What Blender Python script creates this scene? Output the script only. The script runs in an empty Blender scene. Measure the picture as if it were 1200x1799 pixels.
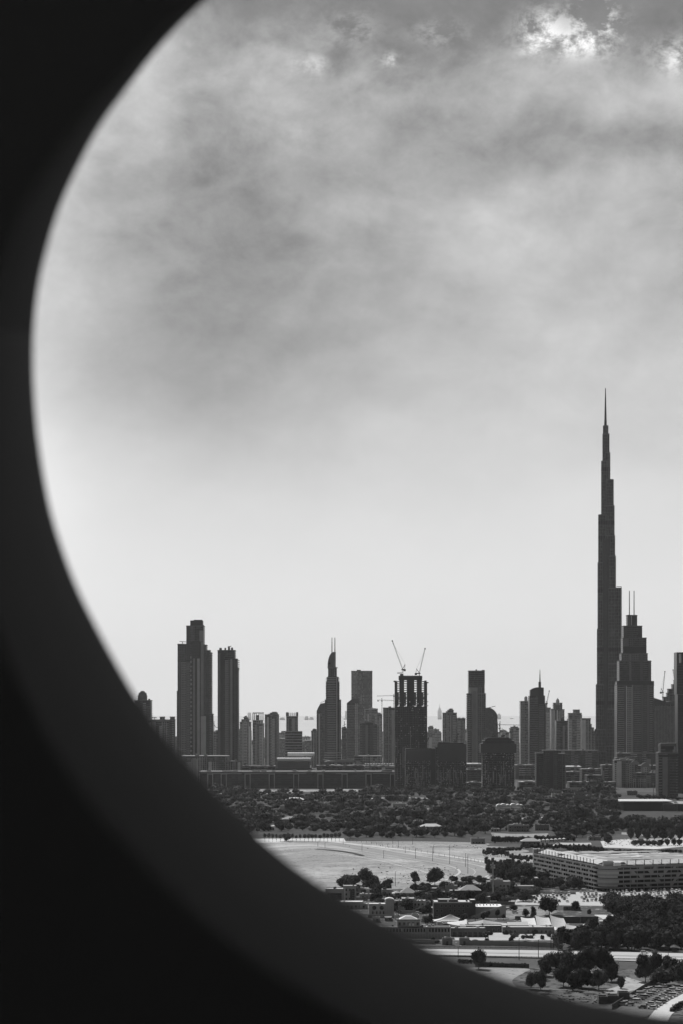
import bpy, math, random
import numpy as np
from math import radians as R, sin, cos, pi, atan2, hypot
random.seed(7)
S = bpy.context.scene
col = S.collection
F = 4060.0          # focal length in pixels of a 1200 px wide picture
HZ = 1240.0         # horizon row
EYE = 150.0         # height of the viewing deck above the ground

# ------------------------------------------------------------------ camera
cam = bpy.data.objects.new('camera', bpy.data.cameras.new('camera'))
col.objects.link(cam)
cam.location = (0, 0, EYE)
cam.rotation_euler = (R(90), 0, 0)
cam.data.sensor_fit = 'HORIZONTAL'
cam.data.sensor_width = 36.0
cam.data.lens = 36.0 * F / 1200.0
cam.data.shift_y = (HZ - 899.5) / 1200.0
cam.data.clip_start = 0.05
cam.data.clip_end = 120000
cam.data.dof.use_dof = True
cam.data.dof.focus_distance = 5000
cam.data.dof.aperture_fstop = 3.8
S.camera = cam

# ------------------------------------------------------------------ world and sun
SUN_AZ, SUN_EL = R(-24), R(50)
w = bpy.data.worlds.new("World"); S.world = w; w.use_nodes = True
nt = w.node_tree; nt.nodes.clear()
def N(t, **k):
    n = nt.nodes.new(t)
    for a, b in k.items(): setattr(n, a, b)
    return n
def L(a, b): nt.links.new(a, b)
def M(op, a, b=None, c=None):
    n = N('ShaderNodeMath', operation=op)
    for i, v in enumerate((a, b, c)):
        if v is None: continue
        if isinstance(v, (int, float)): n.inputs[i].default_value = v
        else: L(v, n.inputs[i])
    return n.outputs[0]
tc = N('ShaderNodeTexCoord')
sep = N('ShaderNodeSeparateXYZ'); L(tc.outputs['Generated'], sep.inputs[0])
dx, dy, dz = sep.outputs
az = M('ARCTAN2', dx, dy)
hh = M('SQRT', M('ADD', M('MULTIPLY', dx, dx), M('MULTIPLY', dy, dy)))
el = M('DIVIDE', dz, M('MAXIMUM', hh, 0.05))
A = M('MULTIPLY_ADD', az, 4.06, 0.6)
B = M('MULTIPLY', el, 4.06)
ns = N('ShaderNodeVectorMath', operation='MULTIPLY'); L(tc.outputs['Generated'], ns.inputs[0]); ns.inputs[1].default_value = (4.06, 4.06, 5.6)
def noise(scale, detail, dist=0.0, rough=0.55, off=0.0, up=0.0):
    n = N('ShaderNodeTexNoise'); n.noise_dimensions = '4D'
    n.inputs['W'].default_value = off
    if up:
        ad = N('ShaderNodeVectorMath', operation='ADD'); L(ns.outputs[0], ad.inputs[0]); ad.inputs[1].default_value = (-up*.35, 0, up); L(ad.outputs[0], n.inputs['Vector'])
    else: L(ns.outputs[0], n.inputs['Vector'])
    n.inputs['Scale'].default_value = scale
    n.inputs['Detail'].default_value = detail; n.inputs['Distortion'].default_value = dist
    n.inputs['Roughness'].default_value = rough
    return n.outputs[0]
# slow warp so that no cloud patch has a geometric edge
w1 = noise(2.2, 3, 0, .5, 3.1); w2 = noise(2.2, 3, 0, .5, 9.7)
A2 = M('MULTIPLY_ADD', M('SUBTRACT', w1, .5), .38, A)
B2 = M('MULTIPLY_ADD', M('SUBTRACT', w2, .5), .30, B)
rp = N('ShaderNodeValToRGB'); L(M('DIVIDE', M('MAXIMUM', M('MULTIPLY_ADD', M('SUBTRACT', w2, .5), .16, B), 0.0), 2.0), rp.inputs[0])
cr = rp.color_ramp; cr.interpolation = 'B_SPLINE'
st = SKY_STOPS = [(0,.86),(.20,.83),(.34,.75),(.46,.62),(.56,.48),(.66,.42),(.80,.40),(.95,.37),(1.06,.37),(1.16,.30),(1.26,.24),(1.6,.24),(2.0,.26)]
while len(cr.elements) < len(st): cr.elements.new(.5)
for e, (p_, v_) in zip(cr.elements, st): e.position = p_/2.0; e.color = (v_, v_, v_, 1)
val = rp.outputs[0]
def blob(a, b, ra, rb, amp, va=None, vb=None):
    va = va or A2; vb = vb or B2
    q = M('ADD', M('POWER', M('DIVIDE', M('SUBTRACT', va, a), ra), 2), M('POWER', M('DIVIDE', M('SUBTRACT', vb, b), rb), 2))
    return M('MULTIPLY', M('EXPONENT', M('MULTIPLY', q, -1)), amp)
for bl in [(.40,.66,.34,.24,-.09),(.98,.62,.30,.12,.13),(.90,.84,.22,.10,.13),(1.10,.95,.20,.05,-.10),(.38,1.00,.13,.11,-.045),
           (1.12,1.06,.22,.05,.16),(.62,1.02,.22,.07,.06),(.70,1.19,.12,.04,-.06),(.52,.86,.16,.08,-.02),(.72,.50,.25,.10,.04)]:
    val = M('ADD', val, blob(*bl))
# edge glow along the rim painted into the sky, with some paler cloud
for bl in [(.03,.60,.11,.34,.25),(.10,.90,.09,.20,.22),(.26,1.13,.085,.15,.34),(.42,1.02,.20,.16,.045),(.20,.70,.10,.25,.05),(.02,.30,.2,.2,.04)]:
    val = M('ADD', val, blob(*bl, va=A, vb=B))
amp = M('MINIMUM', M('MAXIMUM', M('MULTIPLY_ADD', B, .27, -.07), 0.015), .26)
n1 = M('SUBTRACT', noise(2.6, 9, .35, .52, 1.0), .5)
n2 = M('SUBTRACT', noise(7.5, 11, .35, .68, 5.0), .5)
val = M('ADD', val, M('MULTIPLY', n1, M('MULTIPLY', amp, 4.2)))
val = M('ADD', val, M('MULTIPLY', n2, M('MULTIPLY', amp, 2.0)))
edge = noise(4.6, 11, .35, .66, 7.0)
for (a, b, ra, rb, am) in [(.50,.985,.11,.05,.42),(.44,.95,.10,.04,.25),(1.10,.925,.12,.04,.38),(.86,.83,.16,.06,.16),(.62,1.09,.09,.06,.35),(1.03,1.10,.18,.05,.35),(.50,1.15,.07,.06,.30),(.80,1.04,.16,.03,.20)]:
    val = M('ADD', val, M('MULTIPLY', blob(a, b, ra, rb, am), M('SUBTRACT', noise(7.5, 11, .5, .68, 11.0+a), .34)))
cm_ = M('MINIMUM', M('MAXIMUM', M('MULTIPLY', M('SUBTRACT', M('MULTIPLY_ADD', M('SUBTRACT', edge, .5), .55, B), 1.125), 11.0), 0.0), 1.0)
cm_ = M('MULTIPLY', cm_, M('SUBTRACT', 1.0, blob(.30,1.15,.10,.2,.95, A, B)))
cm_ = M('MULTIPLY', M('MULTIPLY', cm_, .85), M('MINIMUM', M('MAXIMUM', M('MULTIPLY', M('SUBTRACT', 1.75, B), 3.0), 0.0), 1.0))
val = M('ADD', M('MULTIPLY', val, M('SUBTRACT', 1.0, cm_)), M('MULTIPLY', cm_, .195))
# lit tops and shaded undersides of the cloud lumps
for (sc_, up_, am_, o_) in ((2.7, .060, 1.6, 21.0), (6.5, .026, .95, 33.0)):
    d_ = M('SUBTRACT', noise(sc_, 10, .35, .60, o_), noise(sc_, 10, .35, .60, o_, up_))
    val = M('ADD', val, M('MULTIPLY', M('MULTIPLY', d_, am_*1.6), M('MULTIPLY', amp, M('SUBTRACT', 1.0, M('MULTIPLY', cm_, .75)))))
# sunlit cloud tops
puffn = noise(13.0, 12, .25, .70, 2.0)
for (a, b, ra, rb, am, th) in [(.955,1.178,.042,.036,1.4,.45),(1.045,1.192,.040,.050,1.4,.46),(1.00,1.155,.07,.02,.8,.49),(1.19,1.130,.045,.03,1.0,.46),(.545,1.125,.034,.022,.45,.52),(.685,1.135,.018,.012,.8,.48),(.62,1.19,.05,.03,.35,.47),(.77,1.18,.05,.025,.35,.47)]:
    m = M('MINIMUM', M('MAXIMUM', M('MULTIPLY', M('SUBTRACT', puffn, th), 9.0), 0.0), 1.0)
    val = M('ADD', val, M('MULTIPLY', M('MULTIPLY', blob(a, b, ra, rb, 1.0, A2 if False else A, B), m), am*.62))
val = M('MAXIMUM', val, .05)
# the half of the sky away from the sun is the darker one
side = M('MULTIPLY_ADD', M('COSINE', M('SUBTRACT', az, SUN_AZ)), .5, .5)
side = M('MINIMUM', M('MULTIPLY_ADD', M('MULTIPLY', side, side), 1.0, .26), 1.0)
val = M('MULTIPLY', val, side)
nish = N('ShaderNodeTexSky'); nish.sky_type = 'NISHITA'; nish.sun_disc = False
nish.sun_elevation = SUN_EL; nish.sun_rotation = SUN_AZ; nish.altitude = 150; nish.dust_density = 2
bw = N('ShaderNodeRGBToBW'); L(nish.outputs[0], bw.inputs[0])
clear = M('MULTIPLY', bw.outputs[0], 0.07)
cover = .9
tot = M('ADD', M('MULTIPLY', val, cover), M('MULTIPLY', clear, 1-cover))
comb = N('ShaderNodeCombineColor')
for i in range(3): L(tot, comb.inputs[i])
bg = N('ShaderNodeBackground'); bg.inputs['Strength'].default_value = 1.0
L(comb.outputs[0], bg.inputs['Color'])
wo = N('ShaderNodeOutputWorld'); L(bg.outputs[0], wo.inputs['Surface'])

sun = bpy.data.objects.new('sun', bpy.data.lights.new('sun', 'SUN')); col.objects.link(sun)
sun.data.energy = 4.2; sun.data.angle = R(.55); sun.data.color = (1, 1, 1)
sun.rotation_euler = (R(90) - SUN_EL, 0, pi - SUN_AZ)
S.view_settings.view_transform = 'Standard'; S.view_settings.look = 'None'
S.view_settings.exposure = 0; S.view_settings.gamma = 1; S.view_settings.use_curve_mapping = False
S.render.engine = 'CYCLES'
S.cycles.use_denoising = True
S.cycles.max_bounces = 6; S.cycles.diffuse_bounces = 3; S.cycles.volume_bounces = 0; S.cycles.glossy_bounces = 2

# ------------------------------------------------------------------ helpers
def tag(o, label=None, cat=None, group=None, kind=None):
    if label: o['label'] = label
    if cat: o['category'] = cat
    if group: o['group'] = group
    if kind: o['kind'] = kind
    return o
def empty(name, loc, label=None, cat=None, group=None, rz=0):
    o = bpy.data.objects.new(name, None); col.objects.link(o)
    o.location = loc; o.rotation_euler.z = rz; o.empty_display_size = .1
    return tag(o, label, cat, group)
def kids(o): return KIDS.get(o.name, [])
KIDS = {}
def link(name, me, m, parent=None, loc=None):
    o = bpy.data.objects.new(name, me); col.objects.link(o)
    if m and not me.materials:
        for q in (m if isinstance(m, (list, tuple)) else [m]): me.materials.append(q)
    if parent:
        o.parent = parent; KIDS.setdefault(parent.name, []).append(o)
    if loc is not None: o.location = loc
    return o
def copy_thing(root, loc, rz=0, scale=None, label=None, group=None):
    r = root.copy(); col.objects.link(r); r.location = loc; r.rotation_euler.z = rz
    if scale is not None: r.scale = scale if hasattr(scale, '__len__') else (scale,)*3
    if label: r['label'] = label
    if group: r['group'] = group
    for ch in kids(root):
        c = ch.copy(); col.objects.link(c); c.parent = r
        for g in kids(ch):
            d = g.copy(); col.objects.link(d); d.parent = c
    return r
class MB:
    def __init__(s): s.v = []; s.f = []; s.m = []; s.g = []
    def poly(s, pts, faces, m=0):
        b = len(s.v); s.g.append((b, len(s.f))); s.v += [tuple(p) for p in pts]
        for f in faces: s.f.append([i+b for i in f]); s.m.append(m)
        return s
    def box(s, x0, x1, y0, y1, z0, z1, m=0):
        p = [(x0,y0,z0),(x1,y0,z0),(x1,y1,z0),(x0,y1,z0),(x0,y0,z1),(x1,y0,z1),(x1,y1,z1),(x0,y1,z1)]
        return s.poly(p, [(3,2,1,0),(4,5,6,7),(0,1,5,4),(1,2,6,5),(2,3,7,6),(3,0,4,7)], m)
    def ringbox(s, x0, x1, y0, y1, z0, z1, th):
        v = []
        for z in (z0, z1):
            v += [(x0,y0,z),(x1,y0,z),(x1,y1,z),(x0,y1,z),(x0+th,y0+th,z),(x1-th,y0+th,z),(x1-th,y1-th,z),(x0+th,y1-th,z)]
        f = []
        for i in range(4):
            j = (i+1)%4; f += [(i,j,8+j,8+i),(4+j,4+i,12+i,12+j),(8+i,8+j,12+j,12+i),(j,i,4+i,4+j)]
        return s.poly(v, f)
    def prism(s, pts, z0, z1, m=0):       # plan polygon, counter-clockwise
        n = len(pts)
        v = [(x,y,z0) for x,y in pts] + [(x,y,z1) for x,y in pts]
        f = [list(range(n))[::-1], list(range(n,2*n))] + [(i,(i+1)%n,n+(i+1)%n,n+i) for i in range(n)]
        return s.poly(v, f, m)
    def frus(s, pts0, pts1, z0, z1, m=0):
        n = len(pts0)
        v = [(x,y,z0) for x,y in pts0] + [(x,y,z1) for x,y in pts1]
        f = [list(range(n))[::-1], list(range(n,2*n))] + [(i,(i+1)%n,n+(i+1)%n,n+i) for i in range(n)]
        return s.poly(v, f, m)
    def sil(s, pts, y0, y1, m=0):         # silhouette polygon (x,z), pushed back from y0 to y1
        n = len(pts)
        v = [(x,y0,z) for x,z in pts] + [(x,y1,z) for x,z in pts]
        f = [list(range(n)), list(range(n,2*n))[::-1]] + [(i,n+i,n+(i+1)%n,(i+1)%n) for i in range(n)]
        return s.poly(v, f, m)
    def cyl(s, x, y, z0, z1, r0, r1=None, n=8, m=0):
        r1 = r0 if r1 is None else r1
        c = [(cos(2*pi*i/n), sin(2*pi*i/n)) for i in range(n)]
        return s.frus([(x+r0*a,y+r0*b) for a,b in c], [(x+r1*a,y+r1*b) for a,b in c], z0, z1, m)
    def bar(s, a, b, t, m=0, t2=None):    # square bar from a to b
        a = np.array(a, float); b = np.array(b, float); d = b-a; d /= np.linalg.norm(d)
        up = np.array((0,0,1.)) if abs(d[2]) < .9 else np.array((1.,0,0))
        u = np.cross(d, up); u /= np.linalg.norm(u); v = np.cross(u, d)
        t2 = t if t2 is None else t2; p = []
        for q, k in ((a,t),(b,t2)):
            for (i,j) in ((-1,-1),(1,-1),(1,1),(-1,1)): p.append(tuple(q+u*i*k/2+v*j*k/2))
        return s.poly(p, [(3,2,1,0),(4,5,6,7),(0,1,5,4),(1,2,6,5),(2,3,7,6),(3,0,4,7)], m)
    def lattice(s, a, b, t, step, r, m=0):   # square lattice boom
        a = np.array(a, float); b = np.array(b, float); d = b-a; ln = np.linalg.norm(d); d /= ln
        up = np.array((0,0,1.)) if abs(d[2]) < .9 else np.array((1.,0,0))
        u = np.cross(d, up); u /= np.linalg.norm(u); v = np.cross(u, d)
        cs = [(i*t/2*u + j*t/2*v) for (i,j) in ((-1,-1),(1,-1),(1,1),(-1,1))]
        for c in cs: s.bar(a+c, b+c, r, m)
        n = max(2, int(ln/step))
        for k in range(n):
            p = a+d*ln*k/n; q = a+d*ln*(k+1)/n
            for i in range(4): s.bar(p+cs[i], q+cs[(i+1)%4], r*.7, m)
        return s
    def mesh(s, name):
        me = bpy.data.meshes.new(name); me.from_pydata(s.v, [], s.f)
        if any(s.m): me.polygons.foreach_set('material_index', s.m)
        me.update(); return me
    def build_each(s, name, m, parent=None):
        g = s.g+[(len(s.v), len(s.f))]
        for (v0, f0), (v1, f1) in zip(g[:-1], g[1:]):
            b = MB(); b.v = s.v[v0:v1]; b.f = [[i-v0 for i in f] for f in s.f[f0:f1]]; b.m = [0]*len(b.f); b.build(name, m, parent)
    def build(s, name, m, parent=None, kind=None, loc=None):
        if not s.f: return None
        o = link(name, s.mesh(name), m, parent, loc)
        if kind: o['kind'] = kind
        return o
def ground_pt(px, py, z=0.0):
    Y = F*(EYE-z)/(py-HZ); return ((px-600)*Y/F, Y)
def gy(py): return F*EYE/(py-HZ)
# ------------------------------------------------------------------ materials (all neutral greys: the photograph is black and white)
MC = {}
def newmat(name):
    m = bpy.data.materials.new(name); m.use_nodes = True; t = m.node_tree
    return m, t, t.nodes['Principled BSDF']
def _n(t, kind, **k):
    n = t.nodes.new(kind)
    for a, b in k.items(): setattr(n, a, b)
    return n
def _m(t, op, a, b=None, c=None):
    n = _n(t, 'ShaderNodeMath', operation=op)
    for i, v in enumerate((a, b, c)):
        if v is None: continue
        if isinstance(v, (int, float)): n.inputs[i].default_value = v
        else: t.links.new(v, n.inputs[i])
    return n.outputs[0]
def _noise(t, vec, scale, detail=4, rough=.55):
    n = _n(t, 'ShaderNodeTexNoise'); n.inputs['Scale'].default_value = scale; n.inputs['Detail'].default_value = detail
    n.inputs['Roughness'].default_value = rough; t.links.new(vec, n.inputs['Vector']); return n.outputs[0]
def _gray(t, v, sock):
    c = _n(t, 'ShaderNodeCombineColor')
    for i in range(3): t.links.new(v, c.inputs[i])
    t.links.new(c.outputs[0], sock)
def m_wall(alb, rough=.8, var=.22, scale=.08, tag_='wall'):
    k = (tag_, round(alb, 3), rough, var, scale)
    if k in MC: return MC[k]
    m, t, b = newmat('%s_%d' % (tag_, round(alb*1000)))
    tcn = _n(t, 'ShaderNodeTexCoord'); v = tcn.outputs['Object']
    a = _noise(t, v, scale, 6); s2 = _n(t, 'ShaderNodeVectorMath', operation='MULTIPLY'); t.links.new(v, s2.inputs[0]); s2.inputs[1].default_value = (1,1,.12)
    c = _noise(t, s2.outputs[0], scale*9, 3)
    f = _m(t, 'ADD', _m(t, 'MULTIPLY', _m(t, 'SUBTRACT', a, .5), var*2.2), _m(t, 'MULTIPLY', _m(t, 'SUBTRACT', c, .5), var*1.4))
    _gray(t, _m(t, 'MULTIPLY', _m(t, 'ADD', f, 1.0), alb), b.inputs['Base Color'])
    b.inputs['Roughness'].default_value = rough; b.inputs['Specular IOR Level'].default_value = .3
    MC[k] = m; return m
def m_glass(alb, cell=(3.1, 3.1, 3.7), contrast=1.0, rough=.32):
    k = ('glass', round(alb, 3), cell, contrast, rough)
    if k in MC: return MC[k]
    m, t, b = newmat('window_glass_%d' % round(alb*1000))
    tcn = _n(t, 'ShaderNodeTexCoord'); v = tcn.outputs['Object']
    sn = _n(t, 'ShaderNodeVectorMath', operation='SNAP'); t.links.new(v, sn.inputs[0]); sn.inputs[1].default_value = cell
    wn = _n(t, 'ShaderNodeTexWhiteNoise'); wn.noise_dimensions = '3D'; t.links.new(sn.outputs[0], wn.inputs['Vector'])
    r = _m(t, 'POWER', wn.outputs['Value'], 3.0)
    big = _noise(t, v, .02, 3)
    f = _m(t, 'MULTIPLY', _m(t, 'MULTIPLY_ADD', r, 1.8*contrast, .55), _m(t, 'MULTIPLY_ADD', big, .9, .55))
    _gray(t, _m(t, 'MULTIPLY', f, alb), b.inputs['Base Color'])
    b.inputs['Roughness'].default_value = rough; b.inputs['Specular IOR Level'].default_value = .35
    MC[k] = m; return m
def m_leaf(alb, name='foliage', con=1.1):
    k = (name, alb, con)
    if k in MC: return MC[k]
    m, t, b = newmat('%s_%d' % (name, round(alb*1000)))
    g = _n(t, 'ShaderNodeNewGeometry'); oi = _n(t, 'ShaderNodeObjectInfo')
    tcn = _n(t, 'ShaderNodeTexCoord'); a = _noise(t, tcn.outputs['Object'], .45, 3)
    f = _m(t, 'MULTIPLY', _m(t, 'MULTIPLY_ADD', g.outputs['Random Per Island'], con, 1-con*.5), _m(t, 'MULTIPLY_ADD', a, 1.2, .4))
    lf = _noise(t, tcn.outputs['Object'], .035, 3)
    f = _m(t, 'MULTIPLY', f, _m(t, 'MULTIPLY_ADD', oi.outputs['Random'], .8, .6))
    f = _m(t, 'MULTIPLY', f, _m(t, 'MAXIMUM', _m(t, 'MULTIPLY_ADD', lf, 3.2, -.6), .3))
    _gray(t, _m(t, 'MULTIPLY', f, alb), b.inputs['Base Color'])
    b.inputs['Roughness'].default_value = .85; b.inputs['Specular IOR Level'].default_value = .12
    MC[k] = m; return m
def m_ground(name, lo, hi, scale=.02, spots=None, rough=.95, spot_scale=.25, spot_th=.62, streak=None):
    m, t, b = newmat(name)
    tcn = _n(t, 'ShaderNodeTexCoord'); v = tcn.outputs['Object']
    if streak:
        s2 = _n(t, 'ShaderNodeVectorMath', operation='MULTIPLY'); t.links.new(v, s2.inputs[0]); s2.inputs[1].default_value = streak; v = s2.outputs[0]
    a = _noise(t, v, scale, 8, .6); c = _noise(t, v, scale*9, 6, .6); d = _noise(t, v, scale*45, 3, .6)
    f = _m(t, 'ADD', _m(t, 'MULTIPLY', a, .5), _m(t, 'ADD', _m(t, 'MULTIPLY', c, .3), _m(t, 'MULTIPLY', d, .2)))
    f = _m(t, 'MINIMUM', _m(t, 'MAXIMUM', _m(t, 'MULTIPLY_ADD', _m(t, 'SUBTRACT', f, .5), 3.2, .5), 0), 1)
    val = _m(t, 'MULTIPLY_ADD', f, hi-lo, lo)
    if spots is not None:
        q = _noise(t, v, spot_scale, 3, .7); q2 = _noise(t, v, scale*2.5, 3)
        k = _m(t, 'MINIMUM', _m(t, 'MAXIMUM', _m(t, 'MULTIPLY', _m(t, 'SUBTRACT', _m(t, 'MULTIPLY_ADD', _m(t, 'SUBTRACT', q2, .5), .35, q), spot_th), 12), 0), 1)
        val = _m(t, 'ADD', _m(t, 'MULTIPLY', val, _m(t, 'SUBTRACT', 1.0, k)), _m(t, 'MULTIPLY', k, spots))
    _gray(t, val, b.inputs['Base Color'])
    bp = _n(t, 'ShaderNodeBump'); bp.inputs['Strength'].default_value = .5; bp.inputs['Distance'].default_value = .4
    t.links.new(d, bp.inputs['Height']); t.links.new(bp.outputs[0], b.inputs['Normal'])
    b.inputs['Roughness'].default_value = rough; b.inputs['Specular IOR Level'].default_value = .1
    return m
def m_plain(name, alb, rough=.5, spec=.4, metal=0.0):
    k = (name, alb, rough)
    if k in MC: return MC[k]
    m, t, b = newmat(name)
    tcn = _n(t, 'ShaderNodeTexCoord'); a = _noise(t, tcn.outputs['Object'], .9, 5)
    oi = _n(t, 'ShaderNodeObjectInfo')
    _gray(t, _m(t, 'MULTIPLY', _m(t, 'MULTIPLY_ADD', a, .5, .75), alb), b.inputs['Base Color'])
    b.inputs['Roughness'].default_value = rough; b.inputs['Specular IOR Level'].default_value = spec; b.inputs['Metallic'].default_value = metal
    MC[k] = m; return m
STEEL = m_plain('dark_steel', .05, .6); WHITE = m_plain('white_paint', .8, .6); SAIL = m_plain('white_canvas', .70, .85, .1)
CONC = m_wall(.22, .9, .3, .15, 'concrete')

# ------------------------------------------------------------------ haze
hb = MB().box(-14000, 14000, -300, 34000, -1.5, 905)
hz = hb.build('haze', None); hz['kind'] = 'stuff'
hm = bpy.data.materials.new('haze'); hm.use_nodes = True; t = hm.node_tree; t.nodes.clear()
pv = _n(t, 'ShaderNodeVolumePrincipled'); pv.inputs['Color'].default_value = (1,1,1,1)
pv.inputs['Density'].default_value = 1.25e-5; pv.inputs['Anisotropy'].default_value = .3
mo = _n(t, 'ShaderNodeOutputMaterial'); t.links.new(pv.outputs[0], mo.inputs['Volume'])
hz.data.materials.append(hm)
hm.cycles.homogeneous_volume = True

# ------------------------------------------------------------------ ground, fields, roads
def sheet(name, pts, z, m, kind='structure'):
    b = MB(); n = len(pts); b.poly([(x,y,z) for x,y in pts], [list(range(n))])
    o = b.build(name, m); o['kind'] = kind
    if o.data.polygons[0].normal.z < 0: o.data.flip_normals()
    return o
def psheet(name, pp, z, m): return sheet(name, [ground_pt(x,y,z) for x,y in pp], z, m)
def smooth_line(pp, n=8):
    out = []
    P = [pp[0]] + list(pp) + [pp[-1]]
    for i in range(1, len(P)-2):
        for k in range(n):
            t_ = k/n; a,b,c,d = (np.array(P[i+j], float) for j in (-1,0,1,2))
            out.append(tuple(.5*((2*b)+(-a+c)*t_+(2*a-5*b+4*c-d)*t_*t_+(-a+3*b-3*c+d)*t_**3)))
    out.append(tuple(map(float, P[-1]))); return out
def strip(name, pp, width, z, m, off=0.0, sm=True):
    g = [ground_pt(x,y,z) for x,y in pp]
    if sm: g = smooth_line(g)
    b = MB(); v = []
    for i, p in enumerate(g):
        a = g[max(i-1,0)]; c = g[min(i+1,len(g)-1)]; d = np.array((c[0]-a[0], c[1]-a[1])); d /= np.linalg.norm(d)+1e-9; nrm = np.array((-d[1], d[0]))
        for s_ in (-1,1): q = np.array(p)+nrm*(off+s_*width/2); v.append((q[0],q[1],z))
    b.poly(v, [(2*i,2*i+2,2*i+3,2*i+1) for i in range(len(g)-1)])
    o = b.build(name, m); o['kind'] = 'structure'
    if o.data.polygons[0].normal.z < 0: o.data.flip_normals()
    return o
G_EARTH = m_ground('earth', .04, .13, .006, spots=.03, spot_scale=.05)
G_SAND = m_ground('pale_sand', .12, .58, .014, spots=.08, spot_scale=.26, spot_th=.60)
G_SAND2 = m_ground('bright_sand', .48, .66, .02, spots=.25, spot_scale=.2, spot_th=.72)
G_SCRUB = m_ground('scrub', .22, .38, .02, spots=.10, spot_scale=.35, spot_th=.56)
G_ROAD = m_ground('road_surface', .24, .33, .03)
G_ROADB = m_ground('bleached_asphalt', .38, .58, .02, streak=(.3,1,1))
G_LOT = m_ground('lot_surface', .40, .55, .03)
G_DARK = m_ground('dark_soil', .05, .10, .03)
KERB = m_ground('kerb_stone', .5, .6, .2)
sheet('ground', [(-13900,-290),(13900,-290),(13900,33900),(-13900,33900)], 0.0, G_EARTH)
sheet('far_plain', [(-13800,9300),(13800,9300),(13800,33800),(-13800,33800)], .5, m_ground('bright_plain', .50, .57, .001))  # far ground coloured pale to stand for bright haze at the horizon
psheet('sand_strip', [(420,1473.5),(604,1472.8),(608,1479),(420,1482)], .4, m_ground('strip_sand', .5, .7, .02))
psheet('pale_verge', smooth_line([(330,1387),(420,1386.5),(520,1387.5),(600,1386.5),(690,1387.5),(690,1390),(640,1391.5),(560,1390.5),(500,1393.5),(420,1395),(330,1394)],4), .5, m_ground('verge_dust', .14, .55, .02, spots=.06, spot_scale=.08, spot_th=.52))
for pp, wd_ in (([(470,1452),(520,1445),(560,1446),(620,1441)],7),([(700,1424),(760,1421),(830,1422)],9),([(900,1440),(960,1436),(1010,1440)],7),([(640,1404),(700,1401),(780,1403),(860,1400)],12),([(930,1402),(1000,1404),(1080,1402)],14)):
    strip('wood_track', pp, wd_, .45, G_SAND2)
psheet('wood_floor', [(300,1393),(1260,1392),(1260,1463),(1090,1465),(860,1480),(420,1480),(340,1440)], .25, m_ground('wood_soil', .03, .09, .02))
psheet('sand_field', [(430,1481),(520,1477),(640,1478),(760,1479),(850,1483),(880,1496),(960,1500),(960,1515),(850,1548),(700,1556),(560,1560),(430,1560)], .3, G_SAND)
psheet('sand_plot', [(1055,1478),(1100,1474),(1205,1473),(1205,1487),(1150,1492),(1060,1489)], .3, G_SAND2)
psheet('sand_clearing', [(862,1463),(900,1465),(930,1465),(962,1464),(968,1469),(950,1472),(900,1470),(866,1471)], .3, G_SCRUB)
psheet('grass_plot', [(1092,1462),(1150,1464),(1205,1468),(1205,1473),(1150,1470),(1092,1466)], .3, G_SCRUB)
for (pp, wd_, mt) in [([(480,1503),(560,1497),(640,1507),(700,1520),(760,1536)],2.0,G_SAND2),([(486,1501),(566,1495),(648,1505),(712,1518),(780,1535)],1.4,G_SAND2),([(600,1530),(680,1522),(760,1526),(815,1534)],2.2,G_SCRUB),([(560,1540),(640,1532),(730,1534),(800,1541)],1.6,G_SAND2),([(640,1482),(740,1485),(850,1493)],3.0,G_SCRUB),([(700,1487),(780,1491),(850,1497)],2.0,G_SAND2),([(560,1515),(650,1513),(740,1522)],1.3,G_SCRUB),([(620,1550),(700,1543),(760,1547)],2.4,G_SCRUB),([(500,1487),(600,1487),(680,1497)],1.6,G_SCRUB)]:
    strip('tyre_track', pp, wd_, .48, mt)
berm = strip('berm', [(555,1491.2),(585,1493.5),(615,1497.5),(638,1503)], 5, 1.0, G_DARK)
psheet('scrub_patch', smooth_line([(440,1505),(500,1493),(560,1491),(640,1500),(626,1509),(560,1517),(480,1521),(440,1525)],4), .4, G_SCRUB)
psheet('dust_track', smooth_line([(440,1489),(530,1484),(600,1488),(640,1495),(600,1491.5),(530,1487),(440,1493)],4), .45, m_ground('track_dust', .34, .56, .02))
RD = [(500,1477.5),(560,1480),(610,1486),(690,1500),(760,1511),(815,1521),(835,1532),(815,1545),(780,1556)]
strip('road', RD, 26, .55, G_ROAD)
strip('kerb', RD, 2.2, .62, KERB, off=14); strip('kerb', RD, 2.2, .62, KERB, off=-14)
strip('pavement', [(560,1476),(700,1492),(800,1506),(860,1516),(905,1530),(960,1545)], 9, .5, G_SAND2)
strip('road_line', RD, .7, .7, KERB)
for k_, pp in enumerate([[(560,1548),(620,1551),(700,1550),(700,1562),(560,1566)],[(700,1553),(760,1547),(850,1545),(860,1560),(700,1562)],[(846,1486),(900,1489),(930,1496),(880,1499),(850,1494)],[(660,1478),(760,1478.5),(850,1481),(850,1485),(770,1481.5),(660,1480.5)]]):
    psheet('scrub_edge', smooth_line(pp+[pp[0]],4)[:-1], .46+.02*k_, G_SCRUB)
psheet('villa_ground', [(540,1563),(700,1558),(860,1550),(960,1552),(1260,1566),(1260,1640),(1000,1668),(640,1672),(540,1640)], .2, m_ground('villa_earth', .03, .13, .06, spots=.5, spot_scale=.12, spot_th=.60))
psheet('parking_lot', [(862,1571),(925,1566),(1060,1568),(1260,1563),(1260,1592),(1100,1592),(862,1589)], .4, G_LOT)
psheet('courtyard', [(690,1636),(870,1634),(1000,1640),(1000,1652),(690,1652)], .4, G_ROADB)
psheet('courtyard', [(850,1594),(950,1592),(985,1601),(955,1611),(870,1616),(820,1612)], .4, m_ground('courtyard_sand', .14, .36, .06, spots=.05, spot_scale=.2, spot_th=.56))
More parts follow.
